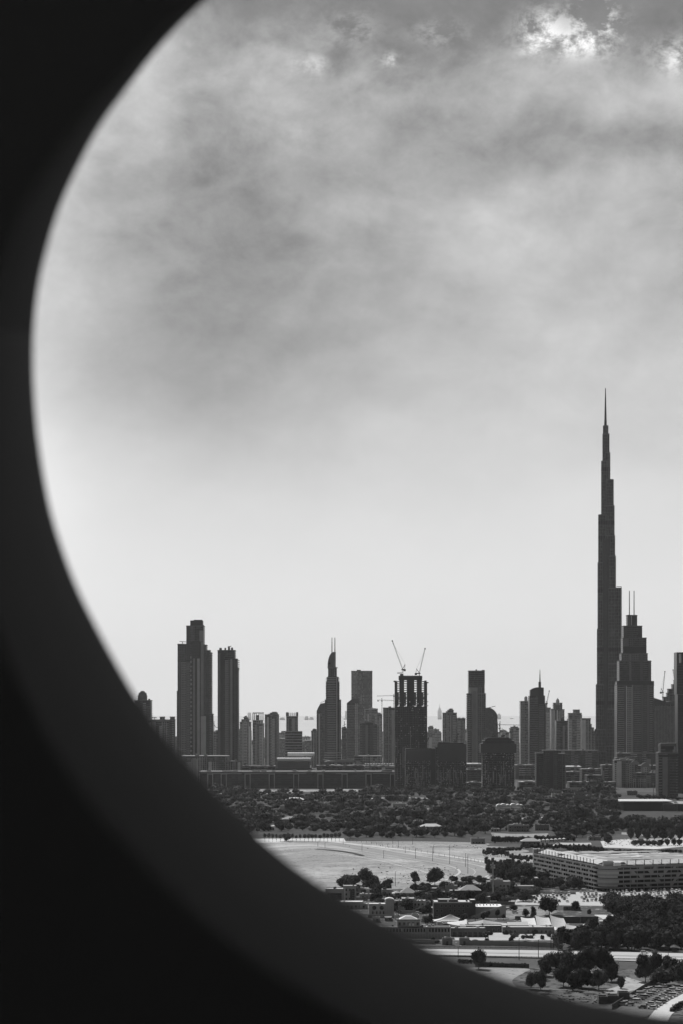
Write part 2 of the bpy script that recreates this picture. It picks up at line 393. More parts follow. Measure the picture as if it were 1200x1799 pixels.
psheet('verge', [(600,1648),(800,1662),(980,1663),(1260,1665),(1260,1675),(960,1669),(760,1666),(600,1655)], .3, G_DARK)
psheet('highway', [(560,1662),(740,1667),(960,1669.5),(1260,1676),(1260,1694),(1000,1684),(850,1680),(560,1676)], .5, G_ROADB)
psheet('carriageway_edge', [(560,1668.5),(760,1671.5),(1260,1682),(1260,1683.2),(760,1672.3),(560,1669.2)], .6, G_ROAD)
psheet('carriageway_edge', [(560,1674.5),(760,1677),(1260,1689),(1260,1690.2),(760,1678),(560,1675.3)], .6, G_ROAD)
psheet('sand_strip', [(600,1694),(840,1699),(930,1701),(1260,1704),(1260,1800),(600,1800)], .35, m_ground('trodden_sand', .04, .22, .04, spots=.03, spot_scale=.12, spot_th=.50))
psheet('sand_strip', smooth_line([(830,1700),(925,1702),(922,1708),(900,1722),(905,1735),(870,1733),(850,1718),(800,1705),(830,1700)],5)[:-1], .45, m_ground('pale_trodden_sand', .18, .42, .03, spots=.1, spot_scale=.2, spot_th=.6))
psheet('sand_path', smooth_line([(1100,1716),(1134,1727),(1148,1734),(1120,1739),(1082,1745),(1060,1741),(1092,1731)],4), .45, G_SAND)
psheet('vehicle_compound', [(1076,1775),(1150,1728),(1225,1728),(1225,1738),(1150,1780),(1110,1795)], .5, m_ground('compound_soil', .10, .18, .05))
psheet('dirt_road', [(1130,1800),(1150,1775),(1178,1757),(1200,1746),(1240,1730),(1240,1748),(1205,1764),(1180,1782),(1170,1800)], .55, G_SAND2)

# ------------------------------------------------------------------ viewing deck: wall with the rounded opening, and the room behind the camera
D0 = 6.0
Fp = [(420,-50),(350,4),(280,74),(220,150),(168,222),(125,303),(93,378),(66,475),(54,560),(51.5,640),(56,728),(66,810),(82,895),(103,965),(130,1035),(163,1102),(200,1170),(237,1232),(275,1287),(325,1345),(375,1399),(415,1440),(462,1485),(515,1527),(575,1568),(640,1607),(690,1636),(758,1671),(843,1705),(912,1731),(990,1754),(1095,1775),(1200,1790),(1400,1803),(1700,1780),(2050,1660),(2320,1450),(2500,1150),(2560,800),(2500,450),(2330,120),(2050,-150),(1650,-340),(1250,-390),(900,-350),(620,-210)]
Wp = [4,6,10,18,28,38,50,60,72,80,92,104,118,128,136,142,146,148,150,150,150,150,150,150,150,150,150,150,150,150,150,150,150,150,150,140,120,100,80,60,40,30,20,10,8,5]
cl = smooth_line(list(Fp)+[Fp[0]], 6)[:-1]
wl = [v for v in np.interp(np.arange(len(cl))/6.0, np.arange(len(Wp)+1), Wp+[Wp[0]])]
n = len(cl); cl = np.array(cl)+np.array((7,0))
tan = np.roll(cl,-2,0)-np.roll(cl,2,0); tan /= np.linalg.norm(tan,axis=1)[:,None]
cen = cl.mean(0); nr = np.stack([tan[:,1], -tan[:,0]],1)
for i in range(n):
    if np.dot(nr[i], cl[i]-cen) < 0: nr[i] *= -1
def deck_pt(p, y): return ((p[0]-600)*y/F, y, EYE+(HZ-p[1])*y/F)
YN = 2.9
DEPTH = D0-YN
wallroot = empty('window_wall', (0, D0, EYE-2.5), 'dark wall close to the camera with a large round opening that frames the skyline', 'wall')
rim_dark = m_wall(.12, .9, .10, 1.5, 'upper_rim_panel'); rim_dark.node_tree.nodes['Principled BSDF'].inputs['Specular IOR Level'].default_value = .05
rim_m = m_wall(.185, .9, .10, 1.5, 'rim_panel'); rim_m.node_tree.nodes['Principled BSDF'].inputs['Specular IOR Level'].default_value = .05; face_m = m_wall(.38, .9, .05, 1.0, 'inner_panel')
ss = [0,.03,.08,.15,.25,.36,.5,.65,.8,.95,1.08,1.15]
def ring(s_, k): 
    p = cl[k]+nr[k]*wl[k]*s_; return p
def dep(s_): 
    return D0-(D0-YN)*min(1, s_/1.15)**.85 if s_ < 1.15 else YN
def rimseg(k0, k1, name):
    b = MB(); idx = list(range(k0, k1+1)); v = []
    for k in idx:
        for s_ in ss:
            x,y,z = deck_pt(ring(s_, k%n), dep(s_)); v.append((x, y-D0, z-(EYE-2.5)))
    q = len(ss)
    b.poly(v, [(i*q+j, i*q+j+1, (i+1)*q+j+1, (i+1)*q+j) for i in range(len(idx)-1) for j in range(q-1)])
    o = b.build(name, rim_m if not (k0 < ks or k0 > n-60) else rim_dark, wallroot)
    for p in o.data.polygons: p.use_smooth = True
    return o
ks = min(range(n), key=lambda k: abs(cl[k][1]-592)+(0 if cl[k][0] < 300 else 9999))
segs = [0, ks, ks+34, ks+75, ks+118, ks+160, ks+205, n]
segs = sorted(set(min(s_, n) for s_ in segs))
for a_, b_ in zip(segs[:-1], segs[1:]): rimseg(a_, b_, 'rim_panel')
# small recessed joint where two rim panels meet
jb = MB(); 
for s0, s1 in zip(ss[1:-1], ss[2:]):
    p = deck_pt(ring(s0, ks)-np.array((0,5)), dep(s0)-.002); q = deck_pt(ring(s1, ks)-np.array((0,5)), dep(s1)-.002)
    p2 = deck_pt(ring(s0, ks)+np.array((0,5)), dep(s0)-.002); q2 = deck_pt(ring(s1, ks)+np.array((0,5)), dep(s1)-.002)
    jb.poly([(a[0], a[1]-D0, a[2]-EYE+2.5) for a in (p,q,q2,p2)], [(0,1,2,3)])
jb.build('joint_seal', m_plain('black_seal', .012, .8), wallroot)
# flat inner face of the wall round the rim, and the outer skin that closes it
b = MB(); v = []
RX, RZ = 7.5, 5.0
cx_, cz_ = (cen[0]-600)*YN/F, EYE+(HZ-cen[1])*YN/F
for k in range(n):
    x,y,z = deck_pt(ring(1.15, k), YN); th = atan2(z-cz_, x-cx_)
    x1,y1,z1 = deck_pt(ring(0, k), D0+.02)
    c_, s_ = cos(th), sin(th); r_ = min(RX/max(abs(c_),1e-6), RZ/max(abs(s_),1e-6))
    v += [(x, y-D0, z-EYE+2.5), (cx_+r_*c_, y-D0, cz_+r_*s_-EYE+2.5), (x1, .02, z1-EYE+2.5), (cx_+r_*c_, .02, cz_+r_*s_-EYE+2.5), (x1, 0, z1-EYE+2.5)]
fs = []
for k in range(n):
    a_, c_ = 5*k, 5*((k+1)%n)
    fs += [(a_,a_+1,c_+1,c_), (a_+2,c_+2,c_+3,a_+3), (a_+4, c_+4, c_+2, a_+2)]
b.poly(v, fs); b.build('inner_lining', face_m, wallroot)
eb = MB(); eb.box(-8.0, 12.0, D0+.06-D0, 9.1-D0, 3.0+2.5, 3.25+2.5); eb.build('added_sun_blocker', face_m, wallroot)  # unseen slab added to keep the sun off the rim
deckm = m_wall(.70, .8, .1, .8, 'deck_lining')
b = MB(); xa, xb, za, zb = cx_-7.4, cx_+7.4, max(EYE-3.2, cz_-4.9), cz_+4.9
y0, y1 = -5.0, D0-DEPTH-.004
b.box(xa, xb, y0, y1, za-.3, za).box(xa, xb, y0, y1, zb, zb+.3).box(xa-.3, xa-.002, y0, y1, za-.3, zb+.3).box(xb+.002, xb+.3, y0, y1, za-.3, zb+.3).box(xa-.3, xb+.3, y0-.3, y0-.002, za-.3, EYE+1.0).box(xa-.3, xb+.3, y0-.3, y0-.002, EYE+2.6, zb+.3)  # slot in the unseen back wall added to light the lining
b.build('room_shell', deckm)['kind'] = 'structure'
# ------------------------------------------------------------------ towers of the city
WHOLE = {'wall','core','crown','dome_cap','roof_crane','roof_frame','roof_hut','arch_rib','boom','needle','machine_deck','mast','shear_wall','stair_core','window_washing_rail','wing_glazing','sloped_roof','roof_gantry','service_core','glazed_bow'}
class T:
    """one tower: px columns and rows are turned into metres at the distance Y"""
    def __init__(s, name, label, cat, Y, cx, group=None, rz=0):
        s.Y = Y; s.k = Y/F; s.cx = cx
        s.o = empty(name, ((cx-600)*s.k, Y, 0), label, cat, group, rz)
        s.mbs = {}
    def x(s, px): return (px-s.cx)*s.k
    def z(s, py): return EYE+(HZ-py)*s.k
    def mb(s, name, m, kind=None):
        k = (name, m.name)
        if k not in s.mbs: s.mbs[k] = (MB(), m, kind)
        return s.mbs[k][0]
    def done(s):
        for (nm, _), (b, m, kind) in s.mbs.items():
            if kind is None and nm not in WHOLE and len(b.g) > 1: b.build_each(nm, m, s.o)
            else: b.build(nm, m, s.o, kind)
        return s.o
def bay(t, x0, x1, z0, z1, y, style, tone, floor=3.7, pitch=3.2):
    """a vertical strip of facade in front of the plane y, metres"""
    tone = tone if tone < .1 else min(.8, .10+(tone-.10)*2.3)
    m = m_wall(tone)
    if style == 'plain':
        t.mb('cladding_panel', m).box(x0, x1, y-.6, y, z0, z1)
    if style in ('slab', 'grid', 'balcony'):
        b = t.mb('floor_bands', m, 'stuff'); pr = 1.4 if style == 'balcony' else .5; h = 1.1 if style == 'balcony' else 1.3
        zz = z1-h
        while zz > z0+8: b.box(x0, x1, y-pr, y, zz, zz+h); zz -= floor
    if style in ('fin', 'grid'):
        b = t.mb('facade_piers', m, 'stuff'); nn = max(1, round((x1-x0)/pitch))
        for i in range(nn+1):
            xx = x0+(x1-x0)*i/nn; b.box(xx-.45, xx+.45, y-.7, y, z0, z1)
def tower(name, label, Y, tiers, depth=34, glass=.05, tone=.2, style='mixed', bays=None, cap=True, seed=0, cat='tower', group=None, rz=0, wrap=True, floor=3.7, roof=True, z0=0, contrast=1.0):
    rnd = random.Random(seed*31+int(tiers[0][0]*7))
    if Y > 5150: glass *= 2.3; tone = min(.5, tone*1.8)  # haze painted in: farther towers get paler colours
    cx = sum(tiers[0][:2])/2 if len(tiers) == 1 else (min(q[0] for q in tiers)+max(q[1] for q in tiers))/2
    t = T(name, label, cat, Y, cx, group, rz)
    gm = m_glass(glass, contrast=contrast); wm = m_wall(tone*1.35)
    for i, q in enumerate(tiers):
        x0, x1, yt = q[:3]; fr = q[3] if len(q) > 3 else 3.0*i*.7
        dp = q[4] if len(q) > 4 else depth-1.4*i
        X0, X1, Z = t.x(x0), t.x(x1), t.z(yt)
        t.mb('wall', gm).box(X0+.5, X1-.5, fr, fr+dp, z0, Z-.5)
        if cap: t.mb('parapet', m_wall(min(tone*1.1, .5))).box(X0, X1, fr-.5, fr+dp+.5, Z-2.2, Z)
        if wrap:
            b = t.mb('floor_bands', wm, 'stuff'); zz = Z-2.6-floor
            while zz > z0+6: b.box(X0+.15, X1-.15, fr-.3, fr+dp+.3, zz, zz+.9); zz -= floor
        if bays is None:
            xx = X0+1
            while xx < X1-2:
                ww = min(rnd.uniform(3.2, 9.5), X1-1-xx)
                stl = rnd.choice(['slab','fin','grid','plain','slab','fin','none']) if style == 'mixed' else style if rnd.random() < .75 else 'plain'
                if ww > 2: bay(t, xx, xx+ww-.6, z0, Z-2.4-rnd.choice([0,0,4,9]), fr, stl, rnd.choice([tone*.6, tone, tone*1.25, tone*1.6]), floor)
                xx += ww
        if roof and x1-x0 > 6 and cap:
            for r_ in range(rnd.choice([1,2,3])):
                c = rnd.uniform(X0+4, X1-4); ww = rnd.uniform(1.5, 4)
                t.mb('roof_plant', wm).box(c-ww, c+ww, fr+6, fr+14, Z-.5, Z+rnd.uniform(1.2, 3.5))
    if bays:
        for (x0, x1, yt, stl, tn, *r_) in bays:
            fr = r_[0] if r_ else 0; yb = r_[1] if len(r_) > 1 else None
            bay(t, t.x(x0), t.x(x1), z0 if yb is None else t.z(yb), t.z(yt), fr, stl, tn, floor)
    return t
def spire(t, px, y0, y1, r0=.9, r1=.35, dy=12, name='spire'):
    b = MB(); b.cyl(t.x(px), dy, t.z(y0)-1, t.z(y1), r0, r1, 6); b.build(name, STEEL, t.o)

# left end of the skyline
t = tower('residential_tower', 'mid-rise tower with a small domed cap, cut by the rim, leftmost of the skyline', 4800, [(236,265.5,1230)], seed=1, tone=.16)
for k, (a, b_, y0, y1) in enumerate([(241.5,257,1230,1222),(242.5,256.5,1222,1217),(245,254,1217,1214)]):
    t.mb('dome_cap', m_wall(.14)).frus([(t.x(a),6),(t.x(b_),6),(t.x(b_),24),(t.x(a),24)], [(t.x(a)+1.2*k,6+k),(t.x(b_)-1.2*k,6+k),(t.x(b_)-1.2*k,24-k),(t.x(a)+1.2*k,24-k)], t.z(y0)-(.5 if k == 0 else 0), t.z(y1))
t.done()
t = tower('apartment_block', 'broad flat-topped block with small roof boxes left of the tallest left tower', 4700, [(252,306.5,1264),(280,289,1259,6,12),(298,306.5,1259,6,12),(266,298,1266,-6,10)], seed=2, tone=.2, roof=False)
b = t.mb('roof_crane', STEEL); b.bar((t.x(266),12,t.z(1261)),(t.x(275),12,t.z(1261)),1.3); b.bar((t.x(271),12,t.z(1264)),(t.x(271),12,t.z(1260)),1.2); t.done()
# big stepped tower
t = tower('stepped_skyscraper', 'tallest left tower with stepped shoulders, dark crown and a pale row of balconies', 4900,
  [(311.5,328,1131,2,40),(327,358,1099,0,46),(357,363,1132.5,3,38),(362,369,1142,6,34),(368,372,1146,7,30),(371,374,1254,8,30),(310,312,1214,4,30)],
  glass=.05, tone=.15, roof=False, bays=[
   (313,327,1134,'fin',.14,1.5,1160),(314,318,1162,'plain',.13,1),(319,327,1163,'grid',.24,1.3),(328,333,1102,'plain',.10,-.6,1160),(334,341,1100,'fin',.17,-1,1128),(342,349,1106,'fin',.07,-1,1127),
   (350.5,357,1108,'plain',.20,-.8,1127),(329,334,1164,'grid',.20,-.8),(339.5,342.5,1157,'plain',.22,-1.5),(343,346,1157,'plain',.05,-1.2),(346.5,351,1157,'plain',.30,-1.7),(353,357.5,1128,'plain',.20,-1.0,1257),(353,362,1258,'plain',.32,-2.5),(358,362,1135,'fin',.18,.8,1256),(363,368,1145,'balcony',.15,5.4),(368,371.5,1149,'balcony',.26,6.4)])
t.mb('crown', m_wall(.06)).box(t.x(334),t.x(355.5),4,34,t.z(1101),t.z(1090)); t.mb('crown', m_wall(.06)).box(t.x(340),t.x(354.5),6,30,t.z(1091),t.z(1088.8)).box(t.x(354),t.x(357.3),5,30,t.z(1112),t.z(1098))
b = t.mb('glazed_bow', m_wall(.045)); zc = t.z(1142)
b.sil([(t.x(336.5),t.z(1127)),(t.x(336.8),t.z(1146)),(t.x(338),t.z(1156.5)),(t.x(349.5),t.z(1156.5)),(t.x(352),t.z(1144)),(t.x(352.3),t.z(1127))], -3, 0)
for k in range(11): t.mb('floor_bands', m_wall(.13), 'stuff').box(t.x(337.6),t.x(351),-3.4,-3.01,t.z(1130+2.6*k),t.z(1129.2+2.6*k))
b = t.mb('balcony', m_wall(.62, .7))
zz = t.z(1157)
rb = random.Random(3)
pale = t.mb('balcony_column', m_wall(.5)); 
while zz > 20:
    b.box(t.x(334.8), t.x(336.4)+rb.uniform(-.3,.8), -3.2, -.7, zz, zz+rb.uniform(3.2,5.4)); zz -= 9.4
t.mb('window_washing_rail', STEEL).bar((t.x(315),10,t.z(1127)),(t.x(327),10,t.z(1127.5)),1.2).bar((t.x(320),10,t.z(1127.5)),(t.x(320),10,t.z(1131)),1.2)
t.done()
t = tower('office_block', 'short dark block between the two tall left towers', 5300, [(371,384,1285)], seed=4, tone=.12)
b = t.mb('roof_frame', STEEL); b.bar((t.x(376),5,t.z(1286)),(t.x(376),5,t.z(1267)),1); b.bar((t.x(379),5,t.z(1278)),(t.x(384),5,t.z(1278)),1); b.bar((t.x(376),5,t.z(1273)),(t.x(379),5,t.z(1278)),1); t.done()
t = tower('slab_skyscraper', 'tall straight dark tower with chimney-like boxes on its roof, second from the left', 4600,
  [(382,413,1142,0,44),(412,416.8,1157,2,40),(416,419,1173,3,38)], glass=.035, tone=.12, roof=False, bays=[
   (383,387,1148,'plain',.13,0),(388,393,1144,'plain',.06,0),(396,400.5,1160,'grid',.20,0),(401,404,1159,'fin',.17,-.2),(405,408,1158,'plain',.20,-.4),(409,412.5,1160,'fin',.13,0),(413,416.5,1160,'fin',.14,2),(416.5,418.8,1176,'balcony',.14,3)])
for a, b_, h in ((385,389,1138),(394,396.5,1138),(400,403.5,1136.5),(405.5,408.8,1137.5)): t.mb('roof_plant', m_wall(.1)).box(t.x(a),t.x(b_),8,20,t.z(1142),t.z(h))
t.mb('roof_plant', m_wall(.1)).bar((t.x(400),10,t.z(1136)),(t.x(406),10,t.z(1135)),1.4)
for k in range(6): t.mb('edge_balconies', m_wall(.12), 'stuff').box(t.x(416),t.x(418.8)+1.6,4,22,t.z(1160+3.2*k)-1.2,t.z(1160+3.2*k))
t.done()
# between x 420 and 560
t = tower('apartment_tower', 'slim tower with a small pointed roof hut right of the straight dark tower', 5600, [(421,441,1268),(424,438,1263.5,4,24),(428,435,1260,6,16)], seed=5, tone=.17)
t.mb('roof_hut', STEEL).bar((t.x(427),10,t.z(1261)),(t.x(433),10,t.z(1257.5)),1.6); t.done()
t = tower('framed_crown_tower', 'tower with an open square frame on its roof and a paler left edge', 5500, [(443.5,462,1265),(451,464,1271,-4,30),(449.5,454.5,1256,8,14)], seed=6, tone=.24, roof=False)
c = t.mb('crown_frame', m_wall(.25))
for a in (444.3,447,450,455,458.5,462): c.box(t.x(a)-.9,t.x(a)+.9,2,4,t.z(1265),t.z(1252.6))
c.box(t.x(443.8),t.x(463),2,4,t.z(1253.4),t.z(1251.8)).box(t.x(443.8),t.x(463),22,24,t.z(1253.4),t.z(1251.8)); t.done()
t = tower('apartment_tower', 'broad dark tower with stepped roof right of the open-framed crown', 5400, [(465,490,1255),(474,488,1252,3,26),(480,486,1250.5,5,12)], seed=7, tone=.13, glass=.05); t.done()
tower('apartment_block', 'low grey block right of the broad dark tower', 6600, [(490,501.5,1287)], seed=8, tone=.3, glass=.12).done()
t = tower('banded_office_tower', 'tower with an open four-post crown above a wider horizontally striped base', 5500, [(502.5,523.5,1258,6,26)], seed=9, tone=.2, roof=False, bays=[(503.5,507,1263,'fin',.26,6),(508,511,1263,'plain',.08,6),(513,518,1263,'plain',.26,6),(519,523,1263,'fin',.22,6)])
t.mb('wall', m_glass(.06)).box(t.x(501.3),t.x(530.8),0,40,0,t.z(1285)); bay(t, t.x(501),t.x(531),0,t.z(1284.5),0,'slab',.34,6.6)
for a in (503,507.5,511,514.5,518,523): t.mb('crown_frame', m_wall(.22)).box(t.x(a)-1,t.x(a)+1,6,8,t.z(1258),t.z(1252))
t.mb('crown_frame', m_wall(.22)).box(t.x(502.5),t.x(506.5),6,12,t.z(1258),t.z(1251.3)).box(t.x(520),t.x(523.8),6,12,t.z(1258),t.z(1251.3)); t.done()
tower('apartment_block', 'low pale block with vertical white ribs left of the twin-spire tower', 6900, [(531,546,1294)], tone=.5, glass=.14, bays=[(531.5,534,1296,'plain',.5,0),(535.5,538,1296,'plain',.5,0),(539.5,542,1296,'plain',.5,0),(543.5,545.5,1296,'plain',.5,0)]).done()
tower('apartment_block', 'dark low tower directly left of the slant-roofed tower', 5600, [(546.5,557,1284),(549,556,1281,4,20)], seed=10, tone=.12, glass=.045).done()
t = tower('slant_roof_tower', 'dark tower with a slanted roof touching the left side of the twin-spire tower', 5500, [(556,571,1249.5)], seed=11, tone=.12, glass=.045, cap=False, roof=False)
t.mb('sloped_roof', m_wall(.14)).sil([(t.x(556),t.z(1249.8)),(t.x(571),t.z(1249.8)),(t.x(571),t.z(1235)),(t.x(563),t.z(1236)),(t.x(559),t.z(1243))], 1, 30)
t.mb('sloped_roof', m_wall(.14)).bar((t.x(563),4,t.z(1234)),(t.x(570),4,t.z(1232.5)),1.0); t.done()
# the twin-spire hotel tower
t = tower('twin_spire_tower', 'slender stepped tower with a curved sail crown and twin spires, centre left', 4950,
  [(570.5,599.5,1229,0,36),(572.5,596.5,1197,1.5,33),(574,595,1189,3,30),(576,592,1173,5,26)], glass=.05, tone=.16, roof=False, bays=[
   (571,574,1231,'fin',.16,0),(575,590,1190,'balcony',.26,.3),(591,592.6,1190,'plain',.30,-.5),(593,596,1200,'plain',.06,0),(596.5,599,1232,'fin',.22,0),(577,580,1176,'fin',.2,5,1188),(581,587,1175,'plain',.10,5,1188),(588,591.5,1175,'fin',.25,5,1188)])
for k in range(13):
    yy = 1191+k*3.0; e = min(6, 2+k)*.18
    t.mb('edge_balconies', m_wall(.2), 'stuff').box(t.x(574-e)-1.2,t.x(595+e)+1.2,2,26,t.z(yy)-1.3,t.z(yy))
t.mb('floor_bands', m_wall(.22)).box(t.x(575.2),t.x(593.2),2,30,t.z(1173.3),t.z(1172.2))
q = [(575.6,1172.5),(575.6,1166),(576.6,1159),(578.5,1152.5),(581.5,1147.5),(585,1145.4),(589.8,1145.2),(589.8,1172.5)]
t.mb('sail_crown', m_wall(.16)).sil([(t.x(a),t.z(b_)) for a,b_ in q][::-1], 8, 24)
t.mb('sail_rib', m_wall(.26)).sil([(t.x(a),t.z(b_)) for a,b_ in [(586,1172.5),(587.5,1146),(589.9,1145),(589.9,1172.5)]][::-1], 6.5, 8)
t.mb('crown_window', m_wall(.03)).box(t.x(577.5),t.x(580.5),7.4,8,t.z(1167),t.z(1164))
spire(t, 583.2, 1147, 1120, 1.1, .7); spire(t, 588.4, 1147, 1120, 1.1, .7)
bay(t, t.x(570),t.x(600),0,t.z(1322),-2,'slab',.34,5); t.mb('podium', m_wall(.2)).box(t.x(567),t.x(608),-14,-3,0,t.z(1334)); t.done()
t = tower('apartment_block', 'low dark block beside a thin crane right of the twin-spire tower', 5400, [(600,610,1279)], seed=12, tone=.12); b = t.mb('roof_crane', STEEL); b.bar((t.x(605),3,t.z(1279)),(t.x(605),3,t.z(1267)),1.2); b.bar((t.x(602),3,t.z(1275)),(t.x(608),3,t.z(1272)),1); t.done()
t = tower('slant_roof_tower', 'tower with a slanted top and a pale dotted edge in front of the flat-topped slab', 5200, [(609,630,1235)], seed=13, tone=.17, glass=.06, cap=False, roof=False, bays=[(610,622,1238,'slab',.15,0),(624,625.5,1236,'grid',.5,-.6),(627,628.5,1236,'grid',.45,-.6)])
t.mb('sloped_roof', m_wall(.16)).sil([(t.x(609),t.z(1235.4)),(t.x(630),t.z(1235.4)),(t.x(630),t.z(1226.5)),(t.x(618),t.z(1228.5))], 1, 30); t.done()
t = tower('slab_office_tower', 'broad flat-topped glass slab standing behind, between the twin-spire tower and the big construction tower', 6100, [(617,654.5,1178.5,0,40)], glass=.085, tone=.15, roof=False, bays=[(618,628,1181,'slab',.26,0,1226),(640,654,1181,'slab',.15,0)])
t.mb('roof_plant', m_wall(.12)).box(t.x(627),t.x(634),5,15,t.z(1178.5),t.z(1176.8)); t.done()
tower('apartment_tower', 'grey stepped tower in front of the glass slab, below its right corner', 5600, [(641,664,1246),(648,660,1244.5,3,20),(660,672,1254,2,30)], seed=14, tone=.25, glass=.1).done()
tower('apartment_tower', 'broad low tower with a rounded right shoulder in front of the glass slab', 5000, [(632,656,1269,0,30),(655,663,1274,1,26)], seed=15, tone=.14, glass=.06).done()
tower('apartment_tower', 'tower under two thin cranes directly left of the big construction tower', 5200, [(673,694,1243,0,30)], seed=16, tone=.15, glass=.065, style='fin').done()
tower('apartment_block', 'pale low block at the foot of the glass slab', 4900, [(622,670,1328)], seed=17, tone=.3).done()
# small cranes near x 667-675
def hammer_crane(label, px, Y, ybase, ytop, x0, x1, yj, th=1.6):
    t = T('tower_crane', label, 'crane', Y, px)
    MB().lattice((0,0,max(0,t.z(ybase))), (0,0,t.z(ytop)), th, 3.5, .35).build('mast', STEEL, t.o)
    MB().lattice((0,0,t.z(yj)), (t.x(x1),0,t.z(yj)-1), th*.8, 3.0, .3).build('jib', STEEL, t.o)
    MB().lattice((0,0,t.z(yj)), (t.x(x0),0,t.z(yj)), th*.8, 3.0, .3).box(min(t.x(x0),t.x(x0)+3),max(t.x(x0),t.x(x0)+3),-1.2,1.2,t.z(yj)-3,t.z(yj)-.6).build('counter_jib', STEEL, t.o)
    MB().box(-1.3,1.3,-1.6,1.6,t.z(yj)-3.2,t.z(yj)-.4).build('cab', STEEL, t.o)
    return t.o
hammer_crane('thin hammerhead crane with its jib pointing left, just left of the big construction tower', 692, 5150, 1243, 1219, 694, 662, 1222)
hammer_crane('small hammerhead crane on the roofs between the glass slab and the big construction tower', 671, 5150, 1254, 1226, 663, 692, 1230)
hammer_crane('low hammerhead crane with its jib across the quarter-dome building', 878, 4900, 1290, 1270, 871, 914, 1273)
# the big construction tower
def construction(name, label, Y, xs, ytop, tone, seed, wings=(), holes=(), screen=None, depth=34, piers=True):
    rnd = random.Random(seed); t = T(name, label, 'construction tower', Y, (xs[0]+xs[1])/2)
    X0, X1 = t.x(xs[0]), t.x(xs[1]); Z = t.z(ytop); fl = 4.0
    segs = [(X0, X1)]
    hs = sorted((t.x(a), t.x(b_)) for a, b_ in holes); zh = t.z(1241)
    cuts = [X0]+[v for h in hs for v in h]+[X1]
    dm = m_wall(tone); sl = m_wall(tone*2.6)
    if hs:
        for i in range(0, len(cuts)-1, 2): t.mb('shear_wall', dm).box(cuts[i], cuts[i+1], .6, depth, 0, Z-(7 if i in (0, len(cuts)-2) else 0))
        for i, (a, b_) in enumerate(hs):
            t.mb('shear_wall', dm).box(a, b_, 1.5, depth-1, 0, zh)
            zz = zh+fl; k = 0; top = t.z(1197)
            while zz < top:
                z1 = min(zz+1.0, top)
                if zz < t.z(1214): t.mb('stair_core', dm).box(a+.001, a+(b_-a)*(.62 if k%4 != 3 else .8), 2, depth-2, zz-fl+1, zz)
                t.mb('floor_slab', sl).box(a, b_, .3, depth, zz, zz+(1.4 if zz > t.z(1214) else 1.7)); zz += fl; k += 1
    else:
        t.mb('shear_wall', m_wall(tone*.5)).box(X0+1.2, X1-1.2, 3, depth, 0, Z-2)
    b = t.mb('floor_bands', sl, 'stuff'); zz = 4
    while zz < (zh if hs else Z-1): b.box(X0, X1, 0, depth+1, zz, zz+.9); zz += fl
    c = t.mb('column', m_wall(tone*2.4), 'stuff'); xx = X0+.6
    while xx < X1:
        if rnd.random() < .85: c.box(xx-.45, xx+.45, .05, .9, 0, (zh if hs else Z-3)*rnd.choice([1,1,.7,.55]))
        xx += rnd.choice([2.6, 3.4, 4.6])
    lt = t.mb('formwork_strip', m_wall(.45), 'stuff')
    for k in range(int((X1-X0)/3)):
        xx = rnd.uniform(X0+1, X1-2); zb = rnd.uniform(8, Z*.3); lt.box(xx, xx+rnd.uniform(.4,.9), -.25, .04, zb, zb+rnd.uniform(8, Z*.35))
    pnl = t.mb('loose_panels', m_wall(.6), 'stuff')
    for k in range(int((X1-X0)*2.6)):
        xx = rnd.uniform(X0+1, X1-2); zz = rnd.uniform(6, Z*.78); pnl.box(xx, xx+rnd.uniform(.5,1.6), -.2, .03, zz, zz+rnd.uniform(.6,2.2))
    if screen: t.mb('safety_screen', m_wall(tone*1.6)).box(t.x(screen[0]), t.x(screen[1]), -1.2, depth+2, t.z(screen[3]), t.z(screen[2]))
    for (a, b_, y0, y1) in wings: t.mb('climbing_formwork', m_wall(tone*1.05)).box(t.x(a), t.x(b_), -1, depth+1.5, t.z(y1), t.z(y0))
    return t
t = construction('construction_tower', 'tallest tower under construction, open holes near its top and two luffing cranes above', 4150, (694,750.5), 1191, .055, 5,
   wings=[(692,697,1196,1198),(747,753,1198.5,1200),(746.5,749.5,1195.6,1199)], holes=[(698.2,702.4),(710,715.6),(727.8,733.2),(741,746)])
t.mb('core_cap', m_wall(.07)).box(t.x(701),t.x(742),2,32,t.z(1195),t.z(1187.2))
for k in range(9): t.mb('floor_bands', m_wall(.05)).box(t.x(716.5+k*1.15)-.3,t.x(716.5+k*1.15)+.3,.2,.7,t.z(1238),t.z(1197))
for k in range(12): t.mb('starter_bars', STEEL, 'stuff').box(t.x(704+3*k),t.x(704+3*k)+.4,6+k,6.4+k,t.z(1187.5),t.z(1185.4))
for yy in (1199.5,1220,1233.5,1240.5): t.mb('loading_platform', STEEL).box(t.x(749),t.x(752.6),2,8,t.z(yy),t.z(yy)+1.2)
for k in range(5): t.mb('facade_piers', m_wall(.1)).box(t.x(698+k*10.5),t.x(699+k*10.5),-.9,-.05,6,t.z(1252))
t.done()
